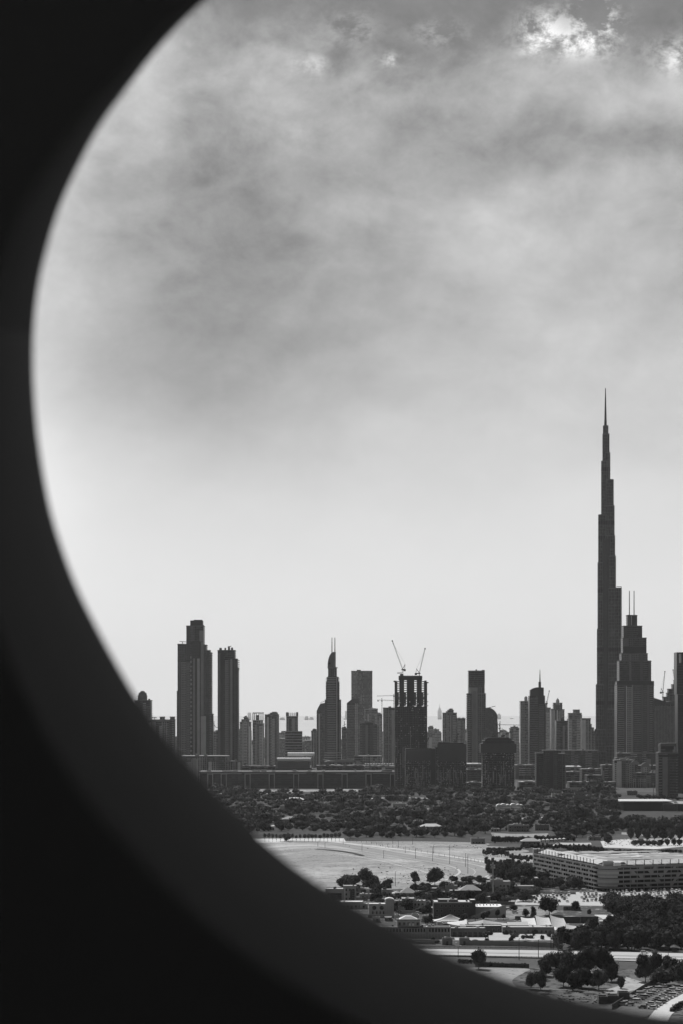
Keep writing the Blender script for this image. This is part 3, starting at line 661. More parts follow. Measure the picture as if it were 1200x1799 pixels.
def luffing_crane(label, px, Y, ypivot, tip, ctail, xc):
    t = T('luffing_crane', label, 'crane', Y, px)
    z = t.z(ypivot); 
    MB().lattice((0,8,z-14), (0,8,z), 1.8, 3.2, .4).build('mast', STEEL, t.o)
    MB().box(min(0,t.x(xc))-2, max(0,t.x(xc))+2, 6.5, 9.5, z-.6, z+1.2).box(t.x(xc)-2, t.x(xc)+2, 6, 10, z-2.6, z+1).build('machine_deck', STEEL, t.o)
    MB().lattice((0,8,z+1), (t.x(tip[0]),8,t.z(tip[1])), 1.25, 3.0, .32).box(t.x(tip[0])-1.2,t.x(tip[0])+1.2,7.2,8.8,t.z(tip[1])-1.2,t.z(tip[1])+1.2).build('jib', STEEL, t.o)
    MB().bar((0,8,z+1),(t.x(ctail[0]),8,t.z(ctail[1])),.9).bar((t.x(xc),8,z+1),(t.x(ctail[0]),8,t.z(ctail[1])),.6).build('a_frame', STEEL, t.o)
    MB().bar((t.x(ctail[0]),8,t.z(ctail[1])),(t.x(tip[0])*.97,8,t.z(tip[1])-3),.22).build('pendant_line', STEEL, t.o)
    return t.o
luffing_crane('luffing crane with the longer jib leaning left, on the tallest tower under construction', 707.5, 4152, 1176.5, (689.5,1126), (712,1167), 711)
luffing_crane('luffing crane with a steep jib leaning right, on the tallest tower under construction', 737, 4152, 1183.3, (747,1139.5), (732,1175), 731)
t = T('crane_base', 'low machine deck on the left roof edge of the tallest construction tower', 'crane part', 4152, 703)
b = t.mb('machine_deck', STEEL); b.box(t.x(698),t.x(706),8,10,t.z(1183),t.z(1181.6)).box(t.x(703),t.x(709),6,11,t.z(1187),t.z(1184)); t.done()
t = construction('construction_tower', 'lowest tower under construction directly in front of the tallest one', 4070, (712,760), 1313, .06, 6, screen=(713,757,1318,1336)); t.mb('site_office', m_wall(.3)).box(t.x(721),t.x(728),-9,-5,0,t.z(1380)); t.done()
t = construction('construction_tower', 'middle tower under construction with a thin black crane on its stepped roof', 4060, (765,820.5), 1311, .055, 7, screen=(770,819,1307,1338))
t.mb('safety_screen', m_wall(.05)).box(t.x(771),t.x(815),2,30,t.z(1310),t.z(1304.5)); t.mb('wall', m_wall(.06)).box(t.x(757),t.x(768),4,30,0,t.z(1316)); t.done()
t = construction('construction_tower', 'squat dark tower under construction with a wide dark band round its top, right of centre', 4060, (848,905), 1300, .052, 8, screen=(844.5,907,1306.5,1323))
t.mb('safety_screen', m_wall(.05)).box(t.x(852.5),t.x(899),0,30,t.z(1308),t.z(1297)).box(t.x(858),t.x(895),2,28,t.z(1298),t.z(1295.5)); t.done()
luffing_crane('small dark luffing crane on the roof of the middle construction tower', 802, 4070, 1304, (805,1290), (799,1300), 799)
luffing_crane('small dark luffing crane between the tallest construction tower and its low neighbour', 748, 4090, 1310, (753,1297), (745,1305), 745)
luffing_crane('small luffing crane leaning right on the squat dark construction tower', 870, 4075, 1294, (881,1284), (866,1290), 866)
luffing_crane('small crane with a flat jib right of the leaning one on the squat tower', 886, 4078, 1293, (897,1286), (883,1289), 883)
luffing_crane('thin pale luffing crane leaning right beside the curved-top tower', 961.5, 5300, 1236, (965.5,1214), (960,1231), 960)
# right of centre
tower('apartment_block', 'grey block right of the tallest construction tower, its top left corner darker', 5600, [(749,776,1287),(752,762,1277,3,20),(762,772,1281,2,20)], seed=18, tone=.3, glass=.12, style='slab').done()
t = tower('apartment_tower', 'wide stepped grey tower above the middle construction tower', 5200, [(778,803,1252),(786.5,797.5,1247,3,22),(798,804.5,1262,1,30)], seed=19, tone=.17, glass=.07); t.done()
tower('apartment_tower', 'narrow flat-topped tower attached right of the wide stepped grey tower', 5400, [(804,818,1262)], seed=20, tone=.15, glass=.06).done()
tower('apartment_block', 'thin distant block left of the tall ribbed tower', 7200, [(816,822,1281)], seed=21, tone=.3, glass=.14).done()
t = tower('ribbed_skyscraper', 'tall ribbed tower with a notched roof right of centre', 5000, [(823.5,852,1178,3,36),(821,829,1218,0,38),(840,854,1218,1,36)], glass=.055, tone=.2, roof=False, floor=4.2, bays=[
   (824.5,838,1180,'fin',.08,2.6,1202),(838.5,851.5,1180,'fin',.10,2.6,1202),(824,839,1208,'plain',.22,2.4),(840,846,1208,'fin',.2,.6),(847,853,1220,'fin',.16,.7),(829,836,1214,'fin',.14,1.6),(821.5,826,1222,'balcony',.2,0)])
t.mb('roof_plant', m_wall(.14)).box(t.x(836),t.x(838.2),5,12,t.z(1180),t.z(1176)).box(t.x(847),t.x(851.6),5,12,t.z(1180),t.z(1177))
for k in range(22): t.mb('edge_balconies', m_wall(.18), 'stuff').box(t.x(821)-1.3,t.x(822.5),3,20,t.z(1220+3.1*k)-1.3,t.z(1220+3.1*k))
t.done()
t = T('quarter_dome_building', 'glass building with a quarter-round arched top right of the tall ribbed tower', 'tower', 5200, 864)
q = [(853,1300),(853,1246)]+[(854+20*sin(a*pi/16), 1261-18*cos(a*pi/16)) for a in range(9)]+[(875,1300)]
t.mb('wall', m_glass(.09)).sil([(t.x(a),t.z(b_)) for a,b_ in [(853,1243)]+[(856+18*sin(a*pi/16), 1262-18.5*cos(a*pi/16)) for a in range(9)]+[(875,1275)]+[(875,1360),(853,1360)]][::-1], 3, 30)
for k in range(12): t.mb('facade_piers', m_wall(.26), 'stuff').box(t.x(855+1.7*k)-.3,t.x(855+1.7*k)+.3,2.4,3,0,t.z(1262-18.5*max(0,1-(1.7*k/19)**2)**.5))
for k in range(9):
    a0, a1 = k*pi/18, (k+1)*pi/18
    t.mb('arch_rib', m_wall(.2)).bar((t.x(856+18*sin(a0)),2.5,t.z(1262-18.5*cos(a0))),(t.x(856+18*sin(a1)),2.5,t.z(1262-18.5*cos(a1))),1.6)
t.mb('boom', STEEL).bar((t.x(856),6,t.z(1244)),(t.x(871),6,t.z(1240.5)),1.2); t.done()
tower('apartment_block', 'distant block right of the quarter-round building', 6400, [(873,897,1286),(878,890,1283,3,20)], seed=22, tone=.26, glass=.12).done()
tower('apartment_tower', 'tower with a flat overhanging roof left of the small-domed tower', 5600, [(896,912.5,1279),(897.5,911,1276.5,3,20)], seed=23, tone=.18, glass=.07).done()
hammer_crane('tiny hammerhead crane on the distant block right of the quarter-round building', 878.5, 6300, 1284, 1266, 876, 884, 1279)
t = tower('domed_tower', 'tower with a small pale roof dome directly left of the curved-top tower', 5200, [(914.5,930,1231.5)], seed=24, tone=.2, glass=.07, roof=False)
MB().cyl(t.x(924.5),10,t.z(1231.8),t.z(1225.5),3.6,3.6,12).cyl(t.x(924.5),10,t.z(1225.5),t.z(1223.6),3.6,2.2,12).cyl(t.x(924.5),10,t.z(1223.6),t.z(1222.8),2.2,.3,12).build('dome', m_wall(.45), t.o); t.done()
t = tower('curved_top_tower', 'dark tower with a bowed roofline and a tall needle, right of the small-domed tower', 4800, [(930,946,1222,0,36),(945,959,1238,-1,34)], glass=.045, tone=.13, cap=False, roof=False, bays=[(931,945,1226,'slab',.15,0),(946.5,956,1238,'balcony',.17,-1),(956.5,958.7,1240,'plain',.08,-1)])
t.mb('bowed_roof', m_wall(.075)).sil([(t.x(a),t.z(b_)) for a,b_ in [(932.5,1222.4),(945.5,1222.4),(945.5,1207.3),(940,1208.3),(935.5,1210.2),(932.5,1212.6)]][::-1], 2, 30)
t.mb('service_core', m_wall(.06)).box(t.x(945.5),t.x(955.5),1,30,t.z(1242),t.z(1207.8)); t.mb('service_core', m_wall(.06)).box(t.x(955.5),t.x(957.8),3,28,t.z(1242),t.z(1222)).box(t.x(947),t.x(951),6,14,t.z(1209),t.z(1198))
spire(t, 949.4, 1198, 1176.5, 1.5, .5, 10, 'needle'); t.done()
tower('apartment_tower', 'pale narrow tower immediately right of the curved-top tower', 5700, [(959,972,1245),(960,968,1243,3,14),(958,961,1237,2,20)], seed=25, tone=.32, glass=.11, roof=False).done()
t = tower('lantern_tower', 'tower with stepped shoulders and a white roof lantern, behind the curved-top tower', 5500, [(968.5,992,1246),(972.5,988.5,1238,3,24),(972.8,977,1234.5,3,24),(984,988.3,1234.5,3,24)], seed=26, tone=.14, glass=.055, roof=False)
MB().cyl(t.x(980.5),12,t.z(1238),t.z(1230.5),4.2,4.2,12).cyl(t.x(980.5),12,t.z(1230.5),t.z(1228),4.0,2.4,12).cyl(t.x(980.5),12,t.z(1228),t.z(1226),1.4,.4,8).build('lantern', m_wall(.55), t.o); t.done()
tower('apartment_tower', 'mid-height block in front of the lantern tower', 5100, [(977,998,1266),(985,992,1263,3,20)], seed=27, tone=.16, glass=.07).done()
t = tower('stepped_tower', 'broad stepped tower with a square top block, left of the tallest spire tower', 5300, [(998.5,1025,1263),(1001,1023,1255.5,2,26),(999,1022.5,1252.5,3,20),(1007.5,1019.5,1246.5,5,14)], seed=28, tone=.18, glass=.07, roof=False); t.done()
t = tower('construction_block', 'block with a cantilevered roof slab and ragged right slope, next to the tallest spire tower', 5200, [(1022,1038,1263,0,26),(1030,1040,1272,1,24),(1036,1044,1278,2,24),(1042,1048,1284,3,24)], seed=29, tone=.15, glass=.06, roof=False)
t.mb('roof_slab', m_wall(.12)).box(t.x(1022),t.x(1038.5),2,20,t.z(1263),t.z(1261.8)); t.done()
tower('apartment_block', 'low grey block at the foot of the stepped tower and the tallest spire tower', 5000, [(980,1052,1318,0,30)], seed=30, tone=.14, glass=.07, style='slab').done()
tower('office_tower', 'dark mid-rise with a recessed middle bay standing in front, below the curved-top tower', 4120, [(942,957,1323,2,30),(954.5,981,1318,0,34),(979,994.5,1324,2,30)], seed=31, tone=.09, glass=.04, style='fin', roof=False).done()
# ------------------------------------------------------------------ the supertall spire tower
t = T('supertall_spire_tower', 'tallest tower of the skyline, stepped and tapering up to a thin needle', 'skyscraper', 5000, 1068)
gm = m_glass(.058, (2.6,2.6,6.4), .7); fm = m_wall(.16); dm = m_wall(.028)
def stadium(ang, ln, hw, n=7, base=-6):
    ca, sa = cos(ang), sin(ang); pts = [(base, -hw)]
    for i in range(n): 
        a = -pi/2+pi*i/(n-1); pts.append((ln-hw+hw*cos(a), hw*sin(a)))
    pts.append((base, hw))
    return [(x*ca-y*sa, 30+x*sa+y*ca) for x, y in pts]
bands = [1141, 1235, 1037, 943, 917, 822]
AL, AR, AB = R(186), R(-22), R(80)
left = [(1045,1320),(1047.6,1281),(1049.8,1202),(1051.8,1104),(1053,986.5),(1054.1,902),(1059.4,807),(1061.7,759)]
right = [(1098,1310),(1096,1245),(1094.6,1165),(1093.5,1032),(1083.8,975),(1082.4,939),(1081.4,886),(1080,840),(1074.2,792),(1071.0,744.5)]
back = [(40,1180),(30,1060),(22,930),(14,820)]
def wing(ang, ln, yt, hw, k):
    Z = t.z(yt); pts = stadium(ang, ln, hw)
    t.mb('wing_glazing', gm).prism(pts, 0, Z-1)
    p2 = stadium(ang, ln+.45, hw+.45)
    b = t.mb('floor_bands', fm, 'stuff'); zz = Z-2
    b.prism(p2, Z-2.4, Z); zz = Z-9
    while zz > 8: b.prism(p2, zz, zz+.8); zz -= 7.4
    f = t.mb('mullions', m_wall(.2), 'stuff')
    c = list(zip(p2, p2[1:]+p2[:1]))
    for (a, b2) in c[:-1]:
        d = hypot(b2[0]-a[0], b2[1]-a[1]); nn = max(1, int(d/3.2))
        for i in range(nn):
            x = a[0]+(b2[0]-a[0])*i/nn; y = a[1]+(b2[1]-a[1])*i/nn
            f.box(x-.3, x+.3, y-.3, y+.3, 0, Z-.8)
    p3 = stadium(ang, ln+.7, hw+.7)
    for yb in bands:
        if t.z(yb) < Z-8: t.mb('plant_floor_band', dm, None).prism(p3, t.z(yb)-4, t.z(yb)+4)
for i, (x, yt) in enumerate(left):
    ln = (1068-x)*t.k/cos(AL-pi); wing(AL, ln, yt, max(3.2, 12.5-1.15*i), i)
for i, (x, yt) in enumerate(right):
    ln = (x-1068)*t.k/cos(AR); wing(AR, ln, yt, max(2.6, 12.0-.9*i), i)
for i, (ln, yt) in enumerate(back): wing(AB, ln, yt, 10-1.5*i, i)
def hexa(r, rot=0): return [(r*cos(rot+i*pi/6), 30+r*sin(rot+i*pi/6)) for i in range(12)]
t.mb('core', m_wall(.07)).prism(hexa(13), 0, t.z(945)); t.mb('core', m_wall(.07)).prism([(x-2.2,y) for x,y in hexa(6.0)], 0, t.z(812)); t.mb('core', m_wall(.07)).prism([(x-2.4,y) for x,y in hexa(3.6)], 0, t.z(750))
b = MB(); pc = t.x(1066.6)
for (r0, r1, y0, y1) in [(3.4,2.7,760,735),(2.5,1.9,736,712),(1.8,1.4,713,695),(1.3,.8,696,678.5)]: b.cyl(pc, 30, t.z(y0), t.z(y1), r0, r1, 8)
b.build('needle', STEEL, t.o)
# roof rail of the lowest big shoulder on the right
t.mb('roof_gantry', STEEL).box(t.x(1084.5),t.x(1093.4),14,15,t.z(1030.6),t.z(1029.6)).box(t.x(1092.5),t.x(1093.4),14,15,t.z(1033),t.z(1030))
t.done()
# ------------------------------------------------------------------ the twin-mast stepped tower
t = tower('twin_mast_tower', 'broad stepped tower with two thin masts right of the supertall one', 4500,
  [(1103.2,1121,1080,10,22),(1096,1129.4,1099,7,28),(1094.5,1136.8,1120,5,32),(1092,1138.8,1147.5,3.5,36),(1088,1144.8,1160.5,2.5,40),(1085,1148,1197,1,44),(1084,1149.2,1203,0,46)],
  glass=.042, tone=.12, roof=False, bays=[
   (1104,1109,1082,'plain',.12,10,1098),(1110,1111.2,1082,'plain',.32,9.6,1098),(1111.6,1120.5,1082,'plain',.07,10,1098),
   (1097,1103,1101,'plain',.10,7,1119),(1104.5,1112,1101,'fin',.10,7,1119),(1122,1129,1104,'plain',.07,7,1119),
   (1096,1104,1122,'plain',.13,5,1135),(1105,1111,1122,'fin',.14,5,1135),(1112,1124,1122,'fin',.10,5,1135),(1125,1130,1122,'fin',.12,5,1135),
   (1095,1104.5,1149,'grid',.16,3.5,1196),(1106,1109.5,1149,'plain',.17,3,1196),(1111,1123,1149,'grid',.17,3.5,1196),(1125,1130,1149,'plain',.11,3,1196),(1131,1138,1149,'balcony',.15,3.5,1196),(1139.5,1144,1163,'plain',.11,2.5,1196),
   (1086,1096.5,1207,'slab',.22,0),(1096.8,1099.5,1205,'fin',.16,-.3),(1099.8,1101.2,1205,'plain',.36,-1),(1101.6,1109.5,1207,'grid',.27,0),(1110,1112.5,1203,'plain',.22,-.6),
   (1114,1126,1205,'slab',.2,0),(1126.6,1130,1203,'plain',.13,-.5),(1130.5,1136,1206,'balcony',.17,0),(1136.6,1141,1203,'plain',.14,-.5),(1141.6,1146.6,1205,'slab',.22,0)])
for (a, b_, y0, y1) in [(1084,1149,1196.5,1203),(1094,1137,1136,1147)]: t.mb('plant_floor_band', m_wall(.05)).box(t.x(a),t.x(b_),-1,0 if y0 > 1190 else 3,t.z(y1),t.z(y0)) if y0 > 1190 else t.mb('plant_floor_band', m_wall(.05)).box(t.x(a)+1,t.x(b_)-1,2,3.5,t.z(y1),t.z(y0))
spire(t, 1107.4, 1080, 1037.5, .95, .75, 14, 'mast'); spire(t, 1115.6, 1080, 1037.5, .95, .75, 14, 'mast')
t.done()
t = tower('hotel_podium', 'wide podium at the foot of the twin-mast tower, with balustraded terraces', 4440, [(1084,1154,1323,0,30),(1080,1118,1331,-10,24),(1112,1156,1352,-20,20)], seed=41, tone=.2, glass=.07, style='slab', cat='podium'); t.done()
t = tower('apartment_block', 'ornate low apartment block with arched gables in front of the twin-mast tower', 4250, [(1079,1113,1335,0,24),(1111,1157,1357,-6,24),(1105,1117,1340,-3,10),(1127,1140,1345,-3,10)], seed=42, tone=.22, glass=.07, style='grid', cat='apartment block')
for c in (1115, 1133):
    t.mb('gable', m_wall(.3)).sil([(t.x(c+8*cos(a*pi/8)), t.z((1347 if c > 1120 else 1343)-7*sin(a*pi/8))) for a in range(9)], -6, -2)
for a in (1122,1138,1148): t.mb('roof_light', m_wall(.8)).box(t.x(a),t.x(a)+6,-5,6,t.z(1345),t.z(1344))
t.done()
# slanted striped building and the stepped one behind it
t = T('striped_office_tower', 'broad tower with a sloping roof and fine vertical stripes right of the twin-mast tower', 'tower', 4700, 1170)
t.mb('wall', m_glass(.06)).sil([(t.x(1149),0),(t.x(1149),t.z(1226)),(t.x(1171),t.z(1233)),(t.x(1196),t.z(1230)),(t.x(1196),0)][::-1], 0, 40)
for k in range(34):
    xx = 1150+k*1.32; t.mb('facade_piers', m_wall(.5 if k%2 else .3), 'stuff').box(t.x(xx),t.x(xx)+.55,-.8,0,0,t.z(1240 if k%7 else 1236))
t.mb('roof_band', m_wall(.1)).sil([(t.x(1149),t.z(1238)),(t.x(1149),t.z(1226)),(t.x(1171),t.z(1233)),(t.x(1196),t.z(1229)),(t.x(1196),t.z(1238))][::-1], -1, -.01); t.done()
t = tower('construction_block', 'stepped concrete frame climbing to the right under two cranes, behind the striped tower', 5100, [(1165.5,1172,1224,0,20),(1172,1176,1217,0,20),(1174,1182,1210,0,20),(1181,1186,1202,0,20),(1185,1189.6,1194.5,0,20)], tone=.14, glass=.06, seed=43, roof=False, cat='construction site')
t.done()
luffing_crane('luffing crane with a nearly upright jib left of the dark tower at the right edge', 1165.5, 5100, 1216.5, (1169,1180), (1162.5,1209), 1162)
luffing_crane('luffing crane tucked against the dark tower at the right edge', 1186, 5100, 1196, (1183.5,1177), (1188.5,1190), 1188)
t = T('dark_edge_tower', 'dark tower with a bright slot near its top, cut by the right edge', 'tower', 3950, 1210)
dmat = m_glass(.03, (3,3,4), .5)
t.mb('wall', dmat).box(t.x(1189),t.x(1193.2),0,34,t.z(1220),t.z(1146)); t.mb('wall', dmat).box(t.x(1197.2),t.x(1232),0,34,t.z(1220),t.z(1146)).box(t.x(1193.2),t.x(1197.2),0,34,t.z(1220),t.z(1165)).box(t.x(1193.2),t.x(1197.2),0,34,t.z(1148.5),t.z(1146)).box(t.x(1190.5),t.x(1232),-1.5,34,0,t.z(1220.2))
bay(t, t.x(1190),t.x(1232),t.z(1219),t.z(1168),0,'slab',.07,4.5); bay(t, t.x(1191.5),t.x(1232),0,t.z(1222),-1.5,'slab',.05,4.0); t.done()
t = tower('office_building', 'dark mid-rise office building with horizontal window bands, in front at the right edge', 3760, [(1156.5,1192,1322,0,34),(1160.5,1189,1309,2,28),(1161,1189,1306,4,22)], tone=.13, glass=.04, style='slab', seed=44, roof=False, floor=4.6)
t.mb('plant_floor_band', m_wall(.03)).box(t.x(1162),t.x(1184),1,1.99,t.z(1317),t.z(1311)); t.mb('plant_floor_band', m_wall(.03)).box(t.x(1158),t.x(1190),-.9,-.51,t.z(1330),t.z(1326)); t.mb('roof_light', m_wall(.7)).box(t.x(1157),t.x(1161),-.5,3,t.z(1322),t.z(1321)).box(t.x(1172),t.x(1188),3,5,t.z(1306),t.z(1305)); t.done()
# flat-roofed hall at the right
t = T('flat_roof_hall', 'dark wide hall with a thin pale overhanging flat roof near the right edge', 'hall', 3300, 1150)
k = t.k
t.mb('wall', m_wall(.055)).box(t.x(1096),t.x(1163),0,60,0,t.z(1409)); t.mb('wall', m_wall(.07)).box(t.x(1163),t.x(1240),-14,60,0,t.z(1412))
t.mb('roof', m_wall(.6)).box(t.x(1088),t.x(1182),-6,66,t.z(1408.6),t.z(1407.2)); t.mb('roof', m_wall(.3)).box(t.x(1180.5),t.x(1245),-20,66,t.z(1412.2),t.z(1411))
t.mb('roof_light', m_wall(.8)).sil([(t.x(1181),t.z(1407.5)),(t.x(1187),t.z(1407.5)),(t.x(1192),t.z(1411.9)),(t.x(1185),t.z(1411.9))], -7, -6.02)
for i in range(5): MB().box(-2.2,2.2,-.25,.3,-1.6,1.6).build('window', m_plain('black_window', .012, .3), t.o, loc=(t.x(1132+7.2*i), -.2, t.z(1431)))
for yy in (1426,1434,1438): t.mb('wall_course', m_wall(.11)).box(t.x(1097),t.x(1162),-.35,-.02,t.z(yy),t.z(yy)+.8)
t.mb('column', m_wall(.15)).box(t.x(1186),t.x(1188),-16,-14.02,0,t.z(1413)); t.done()
t = T('terrace_canopy', 'small bright canopy in front of the flat-roofed hall wall', 'canopy', 3260, 1176)
t.mb('sail', SAIL).poly([(t.x(1172),0,t.z(1436)),(t.x(1178),-3,t.z(1438)),(t.x(1184),0,t.z(1437.5)),(t.x(1178),4,t.z(1435.5))],[(0,1,2,3)])
for a in (1172,1184): t.mb('post', STEEL).box(t.x(a)-.1,t.x(a)+.1,-.1,.1,0,t.z(1436.5))
t.done()
# ------------------------------------------------------------------ long arcade building left of the construction site
t = T('arcade_building', 'very long low building with framed bays between pale twin pillars, left of the construction site', 'building', 4200, 540)
gl = m_glass(.05, (6,6,3), .5)
t.mb('wall', gl).box(t.x(352),t.x(700),4,60,0,t.z(1359)); t.mb('roof', m_wall(.16)).box(t.x(350),t.x(702),-1,62,t.z(1358.6),t.z(1355.4))
t.mb('base_course', m_wall(.1)).box(t.x(352),t.x(702),2,3.98,0,t.z(1381))
for yy in (1364,1368,1372,1376,1380): t.mb('window_bands', m_wall(.085), 'stuff').box(t.x(353),t.x(700),3.5,3.99,t.z(yy),t.z(yy)+.9)
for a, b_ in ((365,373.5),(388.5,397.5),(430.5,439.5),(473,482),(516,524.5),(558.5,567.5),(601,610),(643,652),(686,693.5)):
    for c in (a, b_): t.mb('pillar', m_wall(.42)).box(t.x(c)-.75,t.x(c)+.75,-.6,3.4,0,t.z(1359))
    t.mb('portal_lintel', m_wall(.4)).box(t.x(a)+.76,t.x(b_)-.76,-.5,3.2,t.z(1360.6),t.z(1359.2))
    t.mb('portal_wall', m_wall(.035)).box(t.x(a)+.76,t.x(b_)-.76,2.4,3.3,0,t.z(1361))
rr = random.Random(5)
for (a, b_) in ((373,425),(440,473),(505,538),(590,601),(655,684)): t.mb('bright_roof_edge', m_wall(.5)).box(t.x(a),t.x(b_),-1.5,-1.02,t.z(1359.6),t.z(1358.9))
for i in range(26): 
    xx = rr.uniform(360,690); t.mb('roof_plant', m_wall(rr.choice([.2,.3,.6]))).box(t.x(xx),t.x(xx)+rr.uniform(3,9),10,20,t.z(1355.5),t.z(1355.4)+rr.uniform(1,2.6))
for i in range(9): MB().box(-1.2,1.2,-1,1,0,t.z(1380)).build('support_pier', m_wall(.1), t.o, loc=(t.x(389+i*40), -4, 0))
t.done()
t = tower('podium_block', 'broad plain podium below the two tall left towers, its left half faded by the rim', 4500, [(318,402,1328,0,60),(400,424,1337,4,50)], glass=.1, tone=.2, style='fin', seed=51, cat='podium')
t.mb('ribbed_wall', m_wall(.35)).box(t.x(338),t.x(345),-1.4,-.8,0,t.z(1332)); t.done()
# barrel roofed hall
t = T('barrel_roof_hall', 'grey hall with two bright white tube roofs on top, left of centre', 'hall', 4700, 519)
t.mb('wall', m_wall(.15)).box(t.x(487),t.x(544),0,60,0,t.z(1338)); t.mb('wall', m_wall(.12)).box(t.x(484),t.x(548),-6,-.01,0,t.z(1349))
def tube(a, b_, yc, ry, dep_, nm):
    b = MB(); n_ = 14; v = []
    r_ = ry*t.k
    for x_ in (t.x(a), t.x(b_)):
        for i in range(n_): v.append((x_, dep_+r_*1.3*cos(2*pi*i/n_), t.z(yc)+r_*sin(2*pi*i/n_)))
    b.poly(v, [(i,(i+1)%n_,n_+(i+1)%n_,n_+i) for i in range(n_)]+[list(range(n_))[::-1], list(range(n_,2*n_))])
    o = b.build('tube_roof', WHITE, t.o)
    MB().box(t.x(a)-.5,t.x(a),dep_-r_*1.5,dep_+r_*1.5,t.z(yc)-r_,t.z(yc)+r_*.7).build('end_wall', m_wall(.15), t.o)
    bb = MB(); m_ = int((b_-a)/4)
    for i in range(1, m_):
        x_ = t.x(a+(b_-a)*i/m_)
        for j in range(6):
            a0 = pi*j/6; a1 = pi*(j+1)/6
            bb.bar((x_,dep_-r_*1.32*cos(a0),t.z(yc)+r_*1.01*sin(a0)),(x_,dep_-r_*1.32*cos(a1),t.z(yc)+r_*1.01*sin(a1)),.25)
    bb.build('roof_seams', m_wall(.5), t.o, 'stuff')
tube(504.5,552,1325.8,3.4,34,'a'); tube(486.5,546,1334.8,3.6,6,'b'); t.mb('end_ring', m_wall(.4)).box(t.x(546.2),t.x(548.5),2,10,t.z(1338.5),t.z(1331.5)); t.mb('end_ring', m_wall(.5)).box(t.x(549.5),t.x(551),2,10,t.z(1337.5),t.z(1331.5)); t.done()
# long low roofs of the middle distance (x0, x1, ytop, ybase-distance, tone, label)
LOW = [
 (570,672,1338,4900,.2,'long dark flat roofed hall with a low pitched ridge behind the arcade building'),
 (640,694,1346,4450,.22,'low building with a row of bright square roof lights, left of the construction towers'),
 (819,846,1343,4700,.2,'low white-roofed hall between the middle and the squat construction towers'),
 (820,846,1352,4400,.13,'plain dark low block under the white-roofed hall between two construction towers'),
 (905,944,1344,4700,.22,'low block with small bright roofs right of the squat construction tower'),
 (912,944,1374,4150,.13,'dark low block between the squat construction tower and the dark mid-rise'),
 (994,1022,1348,4600,.16,'low block with one bright flat roof right of the dark mid-rise'),
 (994,1050,1356,4450,.12,'wide dark block under the bright flat roof right of the dark mid-rise'),
 (1022,1056,1351,4350,.13,'low block with pale roof boxes left of the supertall tower base'),
 (1031,1058,1362,4280,.10,'dark block with small pale window marks in front of the supertall tower base'),
 (1058,1082,1344,4500,.14,'squat block at the right foot of the supertall tower'),
 (1000,1082,1374,4150,.12,'long low dark building behind the bright parked lorries'),
 (820,846,1375,4150,.16,'low pale shed between the two right construction towers'),
 (385,420,1330,4850,.14,'low dark roof left of the tube-roofed hall'),
 (425,484,1346,4600,.12,'dark low roofs with a bright strip left of the tube-roofed hall'),
 (556,640,1345,4600,.11,'dark low roofs right of the tube-roofed hall'),
]
for i, (a, b_, yt, Y, tn, lb) in enumerate(LOW):
    t = tower('low_building', lb, Y, [(a,b_,yt,0,44)], glass=tn*.45, tone=tn, style='slab', seed=60+i, cat='building', roof=True, floor=4.4)
    rr = random.Random(i)
    for j in range(int((b_-a)/7)+1):
        xx = rr.uniform(a+1, b_-5); t.mb('roof_panel', m_wall(rr.choice([.12,.2,.5,.75]))).box(t.x(xx), t.x(xx)+rr.uniform(3,9), rr.uniform(2,8), rr.uniform(12,30), t.z(yt)-.3, t.z(yt)+rr.uniform(.4,1.8))
    if i == 1:
        for j in range(11): t.mb('roof_light', WHITE).box(t.x(641+j*4.8), t.x(643.8+j*4.8), -1, 12, t.z(1345), t.z(1341.5))
    if i in (2, 6): t.mb('white_roof', WHITE).box(t.x(a+.5), t.x(b_-.5), -1, 46, t.z(yt), t.z(yt-1.6))
    if i == 0: t.mb('ridge_roof', m_wall(.35)).sil([(t.x(572),t.z(1338)),(t.x(612),t.z(1333.5)),(t.x(670),t.z(1338))], 2, 40)
    t.done()
# distant low rise fabric between the towers
rr = random.Random(99)
fc = 0
for i in range(150):
    px = rr.uniform(250, 1195); Y = rr.uniform(5700, 9500)
    yt = min(1345, rr.choice([rr.uniform(1272,1300), rr.uniform(1290,1325), rr.uniform(1290,1325)]))
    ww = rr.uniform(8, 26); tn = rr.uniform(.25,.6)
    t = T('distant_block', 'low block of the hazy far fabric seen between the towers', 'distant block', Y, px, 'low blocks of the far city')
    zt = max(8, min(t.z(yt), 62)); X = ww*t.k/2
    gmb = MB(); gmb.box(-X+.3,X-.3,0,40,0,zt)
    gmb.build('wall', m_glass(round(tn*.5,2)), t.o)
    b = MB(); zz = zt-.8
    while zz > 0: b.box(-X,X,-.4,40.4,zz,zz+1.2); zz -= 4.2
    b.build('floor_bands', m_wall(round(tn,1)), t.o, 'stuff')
# far towers in haze; part of the haze is painted into their pale walls
GH = [(435,441,1252),(491,501,1263),(526,534,1272),(535,542,1260.5),(543,551,1262),(551,556,1268),(604,609,1262),(606,612,1249),(754,762,1272),(762,768,1264),(769,776,1248),(775,780,1266),(873,880,1256),(880,896,1268),(896,902,1262),(1038,1046,1266),(1080,1083,1265),(250,262,1262),(412,425,1268)]
for i, (a, b_, yt) in enumerate(GH):
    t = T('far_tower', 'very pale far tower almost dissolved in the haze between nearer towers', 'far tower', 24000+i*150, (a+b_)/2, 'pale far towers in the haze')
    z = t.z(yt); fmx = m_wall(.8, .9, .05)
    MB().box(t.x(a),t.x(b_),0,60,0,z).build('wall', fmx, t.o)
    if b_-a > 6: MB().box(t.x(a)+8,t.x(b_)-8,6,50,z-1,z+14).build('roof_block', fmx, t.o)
    if i == 10: MB().cyl(0,30,z,z+70,6,1.5,6).box(-14,14,10,50,z,z+22).build('spire', fmx, t.o)
